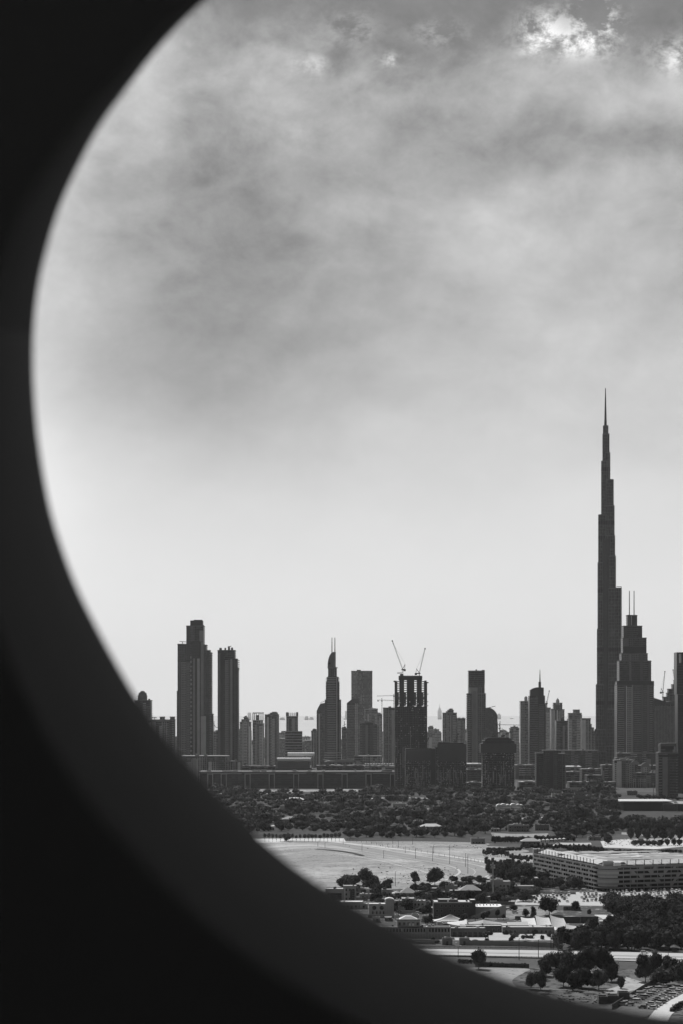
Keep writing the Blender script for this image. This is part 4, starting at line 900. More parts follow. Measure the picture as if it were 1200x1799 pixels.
# ------------------------------------------------------------------ parking garage
gr = empty('parking_garage', (220, 1868, 0), 'five-storey parking garage with staggered slanted openings and bright shade sails on its roof', 'parking garage')
GO = (220.0, 1868.0)
path = [(168.5,2030.0),(206.5,1874.0),(209.5,1869.0),(214.0,1866.4),(220.0,1866.0),(226.0,1867.2),(320.0,1905.0)]
path = [(x-GO[0], y-GO[1]) for x, y in path]
cum = [0]
for a, b_ in zip(path[:-1], path[1:]): cum.append(cum[-1]+hypot(b_[0]-a[0], b_[1]-a[1]))
LEN = cum[-1]
def along(s_, out=0.0):
    s_ = min(max(s_, 0), LEN-.001); i = max(j for j in range(len(cum)-1) if cum[j] <= s_)
    a, b_ = path[i], path[i+1]; u = (s_-cum[i])/(cum[i+1]-cum[i]); d = ((b_[0]-a[0])/(cum[i+1]-cum[i]), (b_[1]-a[1])/(cum[i+1]-cum[i]))
    return (a[0]+(b_[0]-a[0])*u+d[1]*out, a[1]+(b_[1]-a[1])*u-d[0]*out)
gm_ = m_wall(.28, .8, .12, .2, 'garage_render'); gd = m_wall(.012, .9, .2, .2, 'garage_shade'); gl_ = m_wall(.38, .8, .1, .2, 'garage_light_render')
def slab_along(b, s0, s1, z0, z1, o0, o1, z0b=None, z1b=None):
    """wall piece between two stations; the end heights may differ"""
    br = [s0]+[c for c in cum if s0 < c < s1]+[s1]
    for p, q in zip(br[:-1], br[1:]):
        def Z(s_, a, b2): return a if b2 is None else a+(b2-a)*(s_-s0)/(s1-s0)
        P = []
        for s_ in (p, q):
            for o_ in (o0, o1):
                x, y = along(s_ - (1e-4 if s_ == q else 0), o_); P += [(x, y, Z(s_, z0, z0b)), (x, y, Z(s_, z1, z1b))]
        b.poly(P, [(0,1,3,2),(4,6,7,5),(0,4,5,1),(2,3,7,6),(1,5,7,3),(0,2,6,4)])
LV = 3.55; OZ = 3.4; OH = 2.0; TOP = 20.6
MB_ = MB(); slab_along(MB_, 0, LEN, 2.4, OZ, .0, .35); MB_.build('spandrel', gm_, gr)
for k in range(5):
    z0 = OZ+k*LV+OH; z1 = OZ+(k+1)*LV if k < 4 else TOP
    MB_ = MB(); slab_along(MB_, 0, LEN, z0, z1, 0, .35); MB_.build('spandrel', gm_, gr)
    MB_ = MB(); slab_along(MB_, 1, LEN-1, z0+.1, z0+.5, -6, -.02); MB_.build('deck_slab', CONC, gr)
c0, c1 = cum[1]-1, cum[5]+1
rg = random.Random(11)
def infill(s0, s1, z0, z1, sl0, sl1, m=gm_):
    """solid piece between openings, its ends slanted or upright"""
    br0, br1 = s0, s1
    n0 = 4; b = MB(); P = []
    # two triangles-ended outline, extruded
    pts = [(s0-sl0, z0), (s1+sl1, z0), (s1-sl1, z1), (s0+sl0, z1)]
    for o_ in (.02, .33):
        for (s_, z) in pts: x, y = along(s_, o_); P.append((x, y, z))
    b.poly(P, [(3,2,1,0),(4,5,6,7),(0,1,5,4),(1,2,6,5),(2,3,7,6),(3,0,4,7)]); return b.build('infill_panel', m, gr)
for k in range(5):
    z0 = OZ+k*LV+.001; z1 = z0+OH-.002
    for (a, b_) in ((2, c0-4), (c1+1, LEN-1)):
        s_ = a + (k*7.3) % 15; first = True
        while s_ < b_:
            ww = rg.uniform(2.2, 4.6)
            infill(max(a+1,s_), min(s_+ww, b_-1) if s_+ww < b_ else b_-.2, z0, z1, rg.choice([0,.9,-.9]), rg.choice([0,.9,-.9]))
            s_ += ww + rg.choice([12.6, 15.5, 18.9, 9.6])
    bb = MB()
    if k % 2: slab_along(bb, c0+3, c1-3, z0, z1, .02, .33)
    else: slab_along(bb, c0+4, c1-4, z0+.5, z1, .02, .33)
    bb.build('corner_panel', gl_ if k < 4 else gm_, gr)
cb = MB(); s_ = 3
while s_ < LEN-1:
    if not (c0 < s_ < c1):
        slab_along(cb, s_, s_+.45, 0, TOP-1, -.5, .0)
    s_ += 6.3
cb.build('columns', gm_, gr, 'stuff')
bb = MB(); slab_along(bb, .5, LEN-.5, 0, TOP-1.2, -7, -6.5); bb.build('inner_wall', gd, gr)
bb = MB(); slab_along(bb, .5, LEN-.5, 0, 2.3, -2, -1.5); bb.build('ground_floor_wall', gd, gr)
back = [(150-GO[0]+20,2036-GO[1]+0),(330-GO[0],2046-GO[1]),(330-GO[0],1909-GO[1])]
front = [along(s_, -.1) for s_ in cum[:-1]]+[along(LEN, -.1)]
MB().prism([(p[0],p[1]) for p in front]+[(330-GO[0],1912-GO[1]),(330-GO[0],2046-GO[1]),(170-GO[0],2040-GO[1])], TOP-1.9, TOP-1.4).build('roof_deck', m_ground('roof_deck_surface', .16, .34, .1), gr)
MB().box(168.8-GO[0],175-GO[0],2030-GO[1],2040-GO[1],0,TOP+3.5).build('stair_tower', gm_, gr)
x, y = along((c0+c1)/2-1, -4); MB().box(x-4,x+4,y-2,y+3,TOP-1.4,TOP+3.9).build('stair_tower', gl_, gr); MB().box(x+5,x+10.5,y-2,y+2,TOP-1.4,TOP+.3).box(x+5,x+10.5,y-2,y+2,TOP+1.0,TOP+2.8).build('lift_housing', WHITE, gr)
MB().box(56,100,-2+35,0+35,TOP-1.4,TOP-.2).build('roof_wall', gm_, gr)
# shade sails on the roof: the row along the facade first, then rows behind
def sail(s0, s1, o0, o1, zf, zb, dim_row=0):
    P = [along(s0, o0), along(s1, o0), along(s1, o1), along(s0, o1)]
    P = [(p[0], p[1], z) for p, z in zip(P, (zf, zf, zb, zb))]; SL = m_plain('roof_sail_canvas', .54, .9, .05) if not dim_row else m_plain('shaded_sail_canvas', .34, .9, .05)  # alternate rows coloured darker for the shading between sail rows
    m = (sum(p[0] for p in P)/4, sum(p[1] for p in P)/4, (zf+zb)/2-.25)
    Q = [(a[0], a[1], a[2]-.06) for a in P]+[(m[0], m[1], m[2]-.06)]
    b = MB(); b.poly(P+[m], [(0,1,4),(1,2,4),(2,3,4),(3,0,4)]); b.poly(Q, [(1,0,4),(2,1,4),(3,2,4),(0,3,4)]); return b.build('shade_sail', SL, gr)
posts = MB()
s_ = 6
while s_ < LEN-8:
    if not (c0-3 < s_ < c1+2):
        sail(s_+.2, s_+7.8, -11, -2.0, TOP+3.6+rg.uniform(-.2,.2), TOP+.9)
        x, y = along(s_, -1.6); posts.box(x-.28,x+.28,y-.28,y+.28,TOP-1.4,TOP+4.2)
        x, y = along(s_+4, -8.2); posts.box(x-.13,x+.13,y-.13,y+.13,TOP-1.4,TOP+2.6)
    s_ += 8.0
for row in range(6):
    s_ = c1+2
    while s_ < LEN-8:
        sail(s_, s_+9.5, -28-row*19, -15-row*19, TOP+2.4+rg.uniform(-.25,.25)+(row%2)*.7, TOP+1.9+(row%3)*.5, row%2); s_ += 10
for row in range(3):
    s_ = 20
    while s_ < c0-30: sail(s_, s_+9.5, -28-row*19, -15-row*19, TOP+2.6+rg.uniform(-.25,.25), TOP+1.8+(row%2)*.6, row%2); s_ += 10
posts.build('sail_posts', STEEL, gr, 'stuff')
rc = MB()
for i in range(34):
    s_ = rg.uniform(c1+3, LEN-5); x, y = along(s_, -9-rg.uniform(0,3)); rc.box(x-2,x+2,y-.9,y+.9,TOP-1.3,TOP-.1)
rc.build('parked_roof_cars', m_plain('dark_car_paint', .05, .3), gr, 'stuff')

# ------------------------------------------------------------------ villas and low houses
pane_m = m_plain('window_pane', .03, .25); frame_m = m_plain('window_frame', .3, .5)
wm_cache = {}
def win_mesh(w_, h_, arch=False):
    k = (w_, h_, arch)
    if k not in wm_cache:
        b = MB(); e = .14
        b.box(-w_/2-e,-w_/2,-.10,.05,0,h_).box(w_/2,w_/2+e,-.10,.05,0,h_).box(-w_/2-e,w_/2+e,-.16,.05,-e,0).box(-w_/2-e,w_/2+e,-.10,.05,h_,h_+e)
        if arch: b.poly([(-w_/2-e,-.1,h_+e)]+[((w_/2+e)*cos(pi-a*pi/6),-.1,h_+e+(w_/2)*sin(a*pi/6)) for a in range(1,6)]+[(w_/2+e,-.1,h_+e)], [list(range(7))[::-1]])
        p = MB().box(-w_/2,w_/2,-.03,.04,0,h_)
        wm_cache[k] = (b.mesh('window_frame'), p.mesh('window_pane'))
    return wm_cache[k]
def window(root, x, y, z, w_=1.4, h_=1.5, arch=False, name='window'):
    a, b_ = win_mesh(w_, h_, arch)
    o = link(name, a, frame_m, root, (x, y, z)); p = link('pane', b_, pane_m, o); return o
def house(name, label, px0, px1, blocks, alb=.4, cat='house', wins=True, dpt=12, seed=0, extra=None, py=None, rz=0, roofalb=.55, storey=3.4, skip=0.2):
    alb *= .92; roofalb *= .9
    """blocks: (px0, px1, ytop, front offset m, depth m); py is the ground row"""
    rnd = random.Random(seed); Y = gy(py); cx = (px0+px1)/2
    t = T(name, label, cat, Y, cx, None, rz); wm = m_wall(alb, .85, .16, .35, 'render'); rm = m_wall(roofalb, .9, .25, .5, 'flat_roof')
    for i, (a, b_, yt, fr, dp) in enumerate(blocks):
        X0, X1, Z = t.x(a), t.x(b_), t.z(yt)
        t.mb('wall', wm).box(X0, X1, fr, fr+dp, 0, Z-.5)
        w_ = MB(); w_.ringbox(X0, X1, fr, fr+dp, Z-.49, Z+.25, .3); w_.build('parapet', wm, t.o)
        MB().box(X0+.302, X1-.302, fr+.302, fr+dp-.302, Z-.49, Z-.2).build('roof', rm, t.o)
        MB().box(X0-.12, X1+.12, fr-.12, fr-.002, Z-.9, Z-.65).build('cornice', wm, t.o)
        for j in range(rnd.choice([1,2,4,5])):
            if X1-X0 > 5:
                c = rnd.uniform(X0+1.5, X1-1.5); d = rnd.uniform(fr+2, fr+dp-2); h = rnd.uniform(.8, 1.6)
                MB().box(c-rnd.uniform(.4,1.1),c+.7,d-.5,d+.5,Z-.2,Z-.2+h).build('roof_unit', m_wall(rnd.choice([.06,.2,.5,.7])), t.o) if j%3 else MB().cyl(c,d,Z-.2,Z+1.1,.6,.6,8).build('water_tank', m_wall(rnd.choice([.08,.6])), t.o)
        if wins:
            nf = max(1, int((Z-.6)/storey)); n_ = int((X1-X0-1.2)/2.9)
            for f in range(nf):
                for c in range(n_):
                    if rnd.random() < skip: continue
                    window(t.o, X0+.9+(X1-X0-1.8)*(c+.5)/n_, fr, f*storey+1.0, 1.4, 1.6)
    if wins:
        X0, X1, Z, fr = t.x(blocks[0][0]), t.x(blocks[0][1]), 0, blocks[0][3]
        MB().box((X0+X1)/2-.6,(X0+X1)/2+.6,fr-.06,fr+.03,0,2.3).build('door', m_plain('door_paint', .06), t.o)
    if extra: extra(t)
    t.done(); return t
def hip(t, x0, x1, y0, y1, z0, h, ov=.6, m=None, nm='hip_roof'):
    X0, X1 = t.x(x0)-ov, t.x(x1)+ov; r = min((X1-X0),(y1-y0+2*ov))/2*.96
    b = MB(); b.frus([(X0,y0-ov),(X1,y0-ov),(X1,y1+ov),(X0,y1+ov)], [(X0+r,y0-ov+r),(X1-r,y0-ov+r),(X1-r,y1+ov-r),(X0+r,y1+ov-r)], z0, z0+h); b.build(nm, m or m_wall(.3), t.o)
house('villa', 'two-storey white villa with a tall dark entrance slot, at the rim beside the sand', 572, 627, [(572,604,1562,0,14),(603,626,1556.5,-1.5,12)], .42, py=1583, seed=1,
      extra=lambda t: [MB().box(t.x(615),t.x(623),-1.6,-1.45,1,9).build('entrance_glazing', pane_m, t.o), MB().box(t.x(580),t.x(600),-.1,-.03,1,6).build('entrance_glazing', pane_m, t.o), MB().box(t.x(604.5),t.x(607),-1.9,-1.51,0,10.5).build('pilaster', m_wall(.6), t.o)])
house('villa', 'flat white-roofed low house partly behind the rim, below the villa with the dark entrance slot', 598, 645, [(598,638,1585,0,16),(632,646,1588,-2,10)], .35, py=1597, seed=2, roofalb=.75)
def roundwin(t):
    for c in (657.5, 670.5):
        b = MB(); z = t.z(1595); x = t.x(c); b.poly([(x+1.5*cos(a*pi/8),-.06,z+1.5*sin(a*pi/8)) for a in range(16)]+[(x+1.5*cos(a*pi/8),.03,z+1.5*sin(a*pi/8)) for a in range(16)], [list(range(16))]+[(i,16+i,16+(i+1)%16,(i+1)%16) for i in range(16)])
        b.build('round_window', pane_m, t.o)
    for c in (655,662,668,674): window(t.o, t.x(c), 0, 1.2, .9, 1.9, True)
    for c in (678.5, 682, 685.5, 689): MB().box(t.x(c)-.25,t.x(c)+.25,-1.0,-.62,0,t.z(1582)).build('pilaster', m_wall(.5), t.o)
    MB().sil([(t.x(676),t.z(1580.5)),(t.x(692.5),t.z(1580.5)),(t.x(690),t.z(1578.6)),(t.x(684),t.z(1577.4)),(t.x(678.5),t.z(1578.6))], -1, 8).build('curved_gable', m_wall(.6), t.o)
house('villa', 'white villa with two round upper windows and a taller wing with a curved gable', 648, 692, [(648,681,1588.5,0,13),(677,692,1581,-.6,14)], .5, py=1609, seed=3, wins=False, extra=roundwin, roofalb=.75)
house('villa', 'small pale box house left of the hip-roofed pavilion row', 671, 692, [(671,690,1563,0,10)], .35, py=1575, seed=4, roofalb=.7)
house('pavilion', 'low pavilion with a pyramid roof between two lower hip-roofed wings', 694, 745, [(694,745,1569,0,12)], .3, py=1577, seed=5, wins=True, extra=lambda t: [hip(t,703,730,0,12,t.z(1569),4.2,m=m_wall(.32)), hip(t,727,745,1,10,t.z(1570),2,m=m_wall(.3)), hip(t,690,704,1,9,t.z(1570),1.6,m=m_wall(.5))], cat='pavilion')
house('villa', 'long villa with a low gable behind the dark round tree among the villas', 700, 748, [(706,728,1579,0,14),(724,748,1583,1,12),(694,708,1583,2,10)], .33, py=1602, seed=6, roofalb=.6)
house('villa', 'large dark flat-roofed villa with a bright roof edge in the middle of the villas', 762, 835, [(762,828,1585,0,20),(770,805,1581.5,4,12),(826,836,1582,2,14)], .10, py=1613, seed=7, roofalb=.7, extra=lambda t: MB().box(t.x(761),t.x(829),-.6,-.14,t.z(1586.5),t.z(1585.2)).build('bright_eaves', m_wall(.6), t.o))
house('shed', 'small open white-roofed carport beside the large dark villa', 738, 762, [(738,762,1595,0,12)], .25, py=1604, seed=8, wins=False, roofalb=.8, cat='carport')
def terr(t):
    wm = m_wall(.42)
    for (a, b_) in ((672,706),(708,748),(752,791)):
        MB().box(t.x(a), t.x(b_), -2.6, -2.35, 3.6, 4.5).build('balcony_wall', wm, t.o)
        MB().box(t.x(a)-.3, t.x(b_)+.3, -3.0, 9, 7.6, 7.9).build('dark_eaves', m_plain('roof_tile', .05, .8), t.o)
        nn = int((b_-a)/5)
        for i in range(nn+1): MB().box(t.x(a)+(t.x(b_)-t.x(a)-.4)*i/nn, t.x(a)+(t.x(b_)-t.x(a)-.4)*i/nn+.4, -2.6, -2.2, 0, 7.55).build('pillar', wm, t.o)
        for i in range(nn): MB().box(t.x(a)+(t.x(b_)-t.x(a))*(i+.25)/nn, t.x(a)+(t.x(b_)-t.x(a))*(i+.8)/nn, -.08, -.02, 4.6, 7.0).build('glazing', pane_m, t.o)
    MB().box(t.x(698),t.x(738),0,9,7.9,12.2).build('upper_pavilion', m_wall(.45), t.o)
    for c in (702,710,718,726,734): window(t.o, t.x(c), 0, 8.9, 1.5, 1.8)
    for i, (r0, r1, z0, z1) in enumerate([(0,-3,12.2,12.7),(2,6,12.7,14.6)]):
        b = MB(); X0, X1 = t.x(696), t.x(739)
        b.frus([(X0+r0,-1+r0*.4),(X1-r0,-1+r0*.4),(X1-r0,10-r0*.4),(X0+r0,10-r0*.4)],[(X0+max(r1,0),-1+max(r1,0)*.5),(X1-max(r1,0),-1+max(r1,0)*.5),(X1-max(r1,0),10-max(r1,0)*.5),(X0+max(r1,0),10-max(r1,0)*.5)], z0, z1)
        b.build('roof', m_plain('roof_tile', .05, .8) if i == 0 else m_wall(.7), t.o)
    for c in (718, 724): t.mb('bright_awning', WHITE).box(t.x(c), t.x(c)+1.4, -.5, -.1, 8.6, 10.2)
house('colonnaded_villa', 'two-storey villa with pillared terraces, dark eaves and a small upper pavilion with a white roof', 668, 792, [(668,791,1629,0,12)], .38, py=1650, seed=9, wins=False, extra=terr)
house('villa', 'plain pale two-storey villa directly below the tall mast', 856, 898, [(856,897,1549,0,14),(862,884,1546,3,9)], .30, py=1568, seed=10)
house('villa', 'low dark walled house with a hip roof left of the tall mast', 790, 845, [(790,843,1565,0,14)], .12, py=1583, seed=11, extra=lambda t: hip(t,808,845,2,14,t.z(1565),4.0,m=m_wall(.35)), roofalb=.5)
house('villa', 'small stepped-roof villa at the sand field edge above the dark walled house', 783, 806, [(783,804,1556,0,10),(788,798,1553,3,6)], .35, py=1566, seed=12)
house('villa', 'low bright-roofed house just right of the rim edge under the white corner villa', 632, 660, [(632,658,1571,0,9)], .3, py=1580, seed=13, roofalb=.75)
house('villa', 'low pale house among trees right of the dark walled house', 846, 880, [(846,879,1576,0,12)], .25, py=1588, seed=14, roofalb=.6)
house('villa', 'pale long low house at the right end of the villas by the garage trees', 905, 940, [(905,939,1557,0,12)], .22, py=1568, seed=15)
house('villa', 'low house with a dark parapet seen between trees left of the tall mast', 740, 770, [(741,768,1561,0,12)], .16, py=1573, seed=16, roofalb=.6)
house('pavilion', 'dark open porch building with arches below the flat white canopies', 792, 854, [(792,853,1631,0,10)], .16, py=1647, seed=17, wins=False, cat='pavilion', extra=lambda t: [MB().box(t.x(796+i*9),t.x(802+i*9),-.1,-.03,0,3.4).build('archway', pane_m, t.o) for i in range(6)])
house('gatehouse', 'left small gatehouse of the walled compound by the highway', 777, 796, [(777,795,1649,0,4)], .25, py=1661, seed=18, storey=2.6, cat='gatehouse')
house('gatehouse', 'right small gatehouse with a bright flat roof by the highway', 807, 826, [(807,825,1649,0,4)], .3, py=1661, seed=19, storey=2.6, roofalb=.8, cat='gatehouse')
# white-roofed ramp building
t = T('ramp_building', 'bright flat-roofed building with a long pale sloping wall, right of the dark villa', 'building', gy(1613), 850)
MB().sil([(t.x(820),0),(t.x(889),0),(t.x(889),t.z(1590)),(t.x(883),t.z(1591)),(t.x(822),t.z(1611.5))], 0, .5).build('sloping_wall', m_wall(.40), t.o)
MB().box(t.x(837),t.x(884),12,34,0,6.6).build('wall', m_wall(.3), t.o); MB().box(t.x(836),t.x(885),11.5,34.5,6.6,7.0).build('roof', WHITE, t.o)
for i in range(7): MB().box(t.x(840+i*6),t.x(841.5+i*6),18+(i*5)%9,20+(i*5)%9,7,8.4).build('roof_unit', m_wall(.3), t.o)
t.done()
# compound walls, fences
def wall_line(name, label, pp, h, th, alb, cat='wall', posts=0):
    g = [ground_pt(*p) for p in pp]; o = empty(name, (g[0][0], g[0][1], 0), label, cat)
    m = m_wall(alb, .9, .25, .3, 'wall_render'); tot = 0
    for a, b_ in zip(g[:-1], g[1:]):
        d = hypot(b_[0]-a[0], b_[1]-a[1]); n_ = max(1, int(d/12))
        for i in range(n_):
            p = (a[0]+(b_[0]-a[0])*i/n_, a[1]+(b_[1]-a[1])*i/n_); q = (a[0]+(b_[0]-a[0])*((i+1)/n_)-.0, a[1]+(b_[1]-a[1])*((i+1)/n_))
            ux, uy = (q[0]-p[0]), (q[1]-p[1]); l = hypot(ux, uy); ux, uy = ux/l, uy/l; ox, oy = -uy*th/2, ux*th/2
            q = (q[0]-ux*.12, q[1]-uy*.12)
            b = MB(); P = [(p[0]-ox,p[1]-oy),(q[0]-ox,q[1]-oy),(q[0]+ox,q[1]+oy),(p[0]+ox,p[1]+oy)]; P = [(x_-g[0][0], y_-g[0][1]) for x_, y_ in P]
            b.prism(P, 0, h); b.build('wall_panel', m, o)
            if posts: MB().box(P[0][0]-.3,P[0][0]+.3,P[0][1]-.3,P[0][1]+.3,0,h+.3).build('wall_post', m, o)
    return o
wall_line('compound_wall', 'pale wall left of the two gatehouses along the highway', [(640,1656),(764,1659.5)], 3.0, .3, .26, posts=1)
wall_line('compound_wall', 'long pale wall right of the gatehouses along the highway', [(826,1661),(900,1662.5),(976,1665)], 3.2, .3, .30, posts=1)
wall_line('boundary_wall', 'dark boundary wall behind the parking lot trees above the sails', [(955,1622),(1052,1622)], 4.6, .3, .10)
wall_line('boundary_wall', 'dark diagonal wall beside the storage blocks and the vehicle compound', [(1076,1775),(1151,1728.5)], 3.2, .3, .07)
wall_line('boundary_wall', 'low dark wall below the roadside hedge on the near side of the highway', [(835,1699),(930,1701.5)], 2.6, .3, .08)
wall_line('boundary_wall', 'pale wall along the upper edge of the parking lot', [(935,1571),(1012,1572)], 2.4, .3, .3)
# tents and sails
def peak_tent(label, px0, px1, py, ypeak, yeave, dp=10, grp=None, m=SAIL, name='peaked_tent'):
    t = T(name, label, 'tent', gy(py), (px0+px1)/2, grp); X0, X1, Z0, Z1 = t.x(px0), t.x(px1), t.z(yeave), t.z(ypeak)
    N_ = 6; rings = []
    for i in range(N_+1):
        u = i/N_; s_ = (1-u); z = Z0+(Z1-Z0)*(u**1.7)
        rings.append([(X0*s_,-dp/2*s_,z),(0,-dp/2*s_*.9,z),(X1*s_,-dp/2*s_,z),(X1*s_*.9,0,z),(X1*s_,dp/2*s_,z),(0,dp/2*s_*.9,z),(X0*s_,dp/2*s_,z),(X0*s_*.9,0,z)])
    b = MB(); v = [p for r_ in rings for p in r_]
    b.poly(v, [(i*8+j, i*8+(j+1)%8, (i+1)*8+(j+1)%8, (i+1)*8+j) for i in range(N_) for j in range(8)]); b.build('canvas', m, t.o)
    for sx in (X0, X1):
        for sy in (-dp/2, dp/2): MB().box(sx-.12,sx+.12,sy-.12,sy+.12,0,Z0).build('post', STEEL, t.o)
    MB().box(-.12,.12,-.12,.12,0,Z1+.4).build('centre_mast', STEEL, t.o)
    return t
peak_tent('large white tent with one sharp peak behind the pillared villa', 760, 822, 1624, 1606, 1617, 12)
peak_tent('tiny white peaked tent left of the dark porch building', 781, 797, 1645, 1632, 1638, 6)
def canopy(label, px0, px1, py, yt, dp, tilt=0.0, name='shade_canopy', m=SAIL, sag=.5, cat='canopy', grp=None):
    t = T(name, label, cat, gy(py), (px0+px1)/2, grp); X0, X1, Z = t.x(px0), t.x(px1), t.z(yt)
    b = MB(); nx, ny = 6, 3; v = []; hyp = ((px0*7.3) % 1.0-.5)*2.4; m = m_plain('canvas_%d' % (int(px0) % 3), (.74,.5,.62)[int(px0) % 3], .85, .1) if m is SAIL else m; X0 += .25; X1 -= .25
    for j in range(ny+1):
        for i in range(nx+1):
            u, w_ = i/nx, j/ny; v.append((X0+(X1-X0)*u, dp*w_, Z+tilt*(w_-.5)-sag*4*u*(1-u)*(1-.5*w_)+hyp*(u-.5)*(w_-.5)*4))
    b.poly(v, [(j*(nx+1)+i, j*(nx+1)+i+1, (j+1)*(nx+1)+i+1, (j+1)*(nx+1)+i) for j in range(ny) for i in range(nx)])
    o = b.build('canvas', m, t.o); so = o.modifiers.new('thickness', 'SOLIDIFY'); so.thickness = .05
    for sx in (X0+.2, X1-.2):
        for sy, k in ((.2,-1),(dp-.2,1)): MB().box(sx-.1,sx+.1,sy-.1,sy+.1,0,Z+tilt*.5*k).build('post', STEEL, t.o)
    return t
canopy('flat white canopy directly right of the large peaked tent', 786, 822, 1634, 1622.5, 10, 1.5)
canopy('second flat white canopy from the large peaked tent', 823, 852, 1634, 1623, 10, 1.8)
canopy('grey-white slanted awning in front of the two flat canopies', 808, 834, 1640, 1628.5, 7, 2.2)
canopy('long low white canopy in the middle of the canopy row', 850, 893, 1635, 1624.5, 10, 2.5)
canopy('long low white canopy left of the three bright sails', 892, 930, 1637, 1625.5, 12, 2.5)
canopy('leftmost of the three steep bright sails', 918, 944, 1636, 1622.5, 20, 4.5, sag=1.2)
canopy('middle one of the three steep bright sails', 944, 970, 1636, 1621.5, 20, 5, sag=1.2)
canopy('rightmost of the three steep bright sails, with a pole at its corner', 970, 996, 1636, 1621.5, 20, 5, sag=1.2)
canopy('low white canopy under the three steep bright sails', 930, 1000, 1641, 1631.5, 8, 2)
peak_tent('rounded white tent at the right end of the canopy row against the dark trees', 1012, 1046, 1642, 1621, 1630, 14)
canopy('small white canopy between the steep sails and the rounded tent', 994, 1014, 1641, 1629, 8, 1.5)
house('long_low_building', 'long low grey building under the row of canopies', 880, 975, [(884,975,1631,6,12)], .2, py=1643, seed=30, cat='building', storey=3)
house('long_low_building', 'dark long building under the left flat canopies', 800, 884, [(820,884,1629,8,12)], .1, py=1641, seed=31, cat='building', storey=3)
t = T('slatted_roof_shed', 'wide shed with a pale slatted roof above the dark tree belt', 'shed', gy(1626), 1085)
for i in range(6):
    MB().box(t.x(1060-i*1.5+2),t.x(1114-i*2),2+i*5.6,7.2+i*5.6,3.6+i*.02,4.0+i*.02).build('roof_strip', m_wall(.7 if i%2 else .5), t.o)
MB().box(t.x(1055),t.x(1113),3,35,0,3.5).build('wall', m_wall(.2), t.o); MB().box(t.x(1053),t.x(1070),-3,2,3.0,3.3).build('roof_strip', m_wall(.75), t.o); MB().box(t.x(1054),t.x(1069),-2.8,1.8,0,2.99).build('wall', m_wall(.25), t.o); t.done()
house('shed', 'row of low stalls at the near edge of the parking lot', 990, 1022, [(990,1020,1594,0,6)], .15, py=1600, seed=33, cat='shed', roofalb=.5)
# roofs among the wood: (px0, px1, ytop, ybase, label, tone of roof)
WR = [(503,533,1403.5,1410,'low hut with a bright hipped roof in the wood below the arcade building',.8),(492,504,1416,1421,'small bright shed beside a pole in the wood near the rim',.8),(545,570,1410,1415,'row of small pale sheds in the wood, right of the bright hipped hut',.6),
 (568,576,1412,1417,'tiny pale hut in the wood right of the row of sheds',.6),(618,632,1404,1411,'pale two-level house roof in the wood above the tree row',.6),(690,713,1412,1417,'narrow bright white roof in the wood left of the construction towers view',.85),(755,817,1419,1425,'long thin pale roof in the middle of the wood',.4),
 (702,720,1430,1437,'small pale house half hidden in the wood below the long thin roof',.45),(446,466,1434,1438,'bright small roof in the wood close to the rim',.75),(497,522,1438,1445,'pale gabled roof in the wood left of the lone round tree',.35),(740,775,1451,1457,'pale low house with several roof tips at the lower edge of the wood',.6),
 (820,836,1438,1443,'small pale roof deep in the wood right of centre',.3),(893,930,1450,1460,'long pale house with arched ends right of the wood edge',.35),(940,965,1449,1458,'pale blank-walled house right of the arched one',.35),(1028,1042,1454,1459,'small bright roof in the wood left of the flat-roofed hall',.6),
 (862,878,1456,1460,'small bright roof beside the sandy clearing',.7),(828,852,1473,1482,'low dark-walled shed with a bright roof line at the right end of the sand field',.4),(917,948,1477,1483,'low pale pavilion behind the hedge rows',.4),(1034,1056,1470,1475,'low building with a pale roof left of the bright sand plot',.45),
 (1000,1036,1384,1392,'parked white lorries depot roof in front of the dark low building',.7),(1010,1040,1392,1400,'grey boxy building left of the wood edge under the supertall tower',.25),(953,985,1389,1396,'pale low roofs at the foot of the dark mid-rise',.45),(1062,1082,1383,1391,'pale house with a small tower under the supertall tower base',.35),
 (1102,1120,1390,1396,'pale wide low house in front of the ornate apartment block',.35),(920,935,1384,1389,'pair of small bright roofs at the foot of the squat construction tower',.7),(1008,1037,1399,1407,'grey flat building in front of the boxy one at the wood edge',.18),(664,674,1420,1424,'tiny pale roof in the wood under the big construction tower',.5),
 (585,600,1446,1450,'tiny pale roof behind the tree row',.5),(955,968,1432,1436,'tiny pale roof deep in the right wood',.35),(655,670,1398,1402,'pale low wall by the road in front of the arcade building',.5)]
NW = len(WR); rq = random.Random(55)
for k in range(44):
    a = rq.uniform(400, 1080); yb = rq.uniform(1395, 1462); w2 = rq.uniform(5, 17)
    if a < 400+(yb-1395)*1.0: continue
    WR.append((a, a+w2, yb-rq.uniform(3, 5), yb, 'small pale roof half hidden among the trees of the wide wood', rq.choice([.35,.5,.7,.85])))
for i, (a, b_, yt, yb, lb, tn) in enumerate(WR):
    hipr = i in (0, 9, 10, 17)
    hh_ = house('hut' if b_-a < 20 else 'low_house', lb, a, b_, [(a, b_, yt+(1.5 if hipr else 0), 0, 12)], max(.16, tn*.55), py=yb+1.5, seed=70+i, wins=(b_-a) > 14, roofalb=tn, cat='hut' if b_-a < 20 else 'house',
      extra=(lambda t, a=a, b_=b_, yt=yt, tn=tn: hip(t, a, b_, 0, 12, t.z(yt+1.5)+.3, 3.2, 1.2, m=m_wall(tn))) if hipr else None)
    if i >= NW: hh_.o['group'] = 'small roofs scattered in the wide wood'
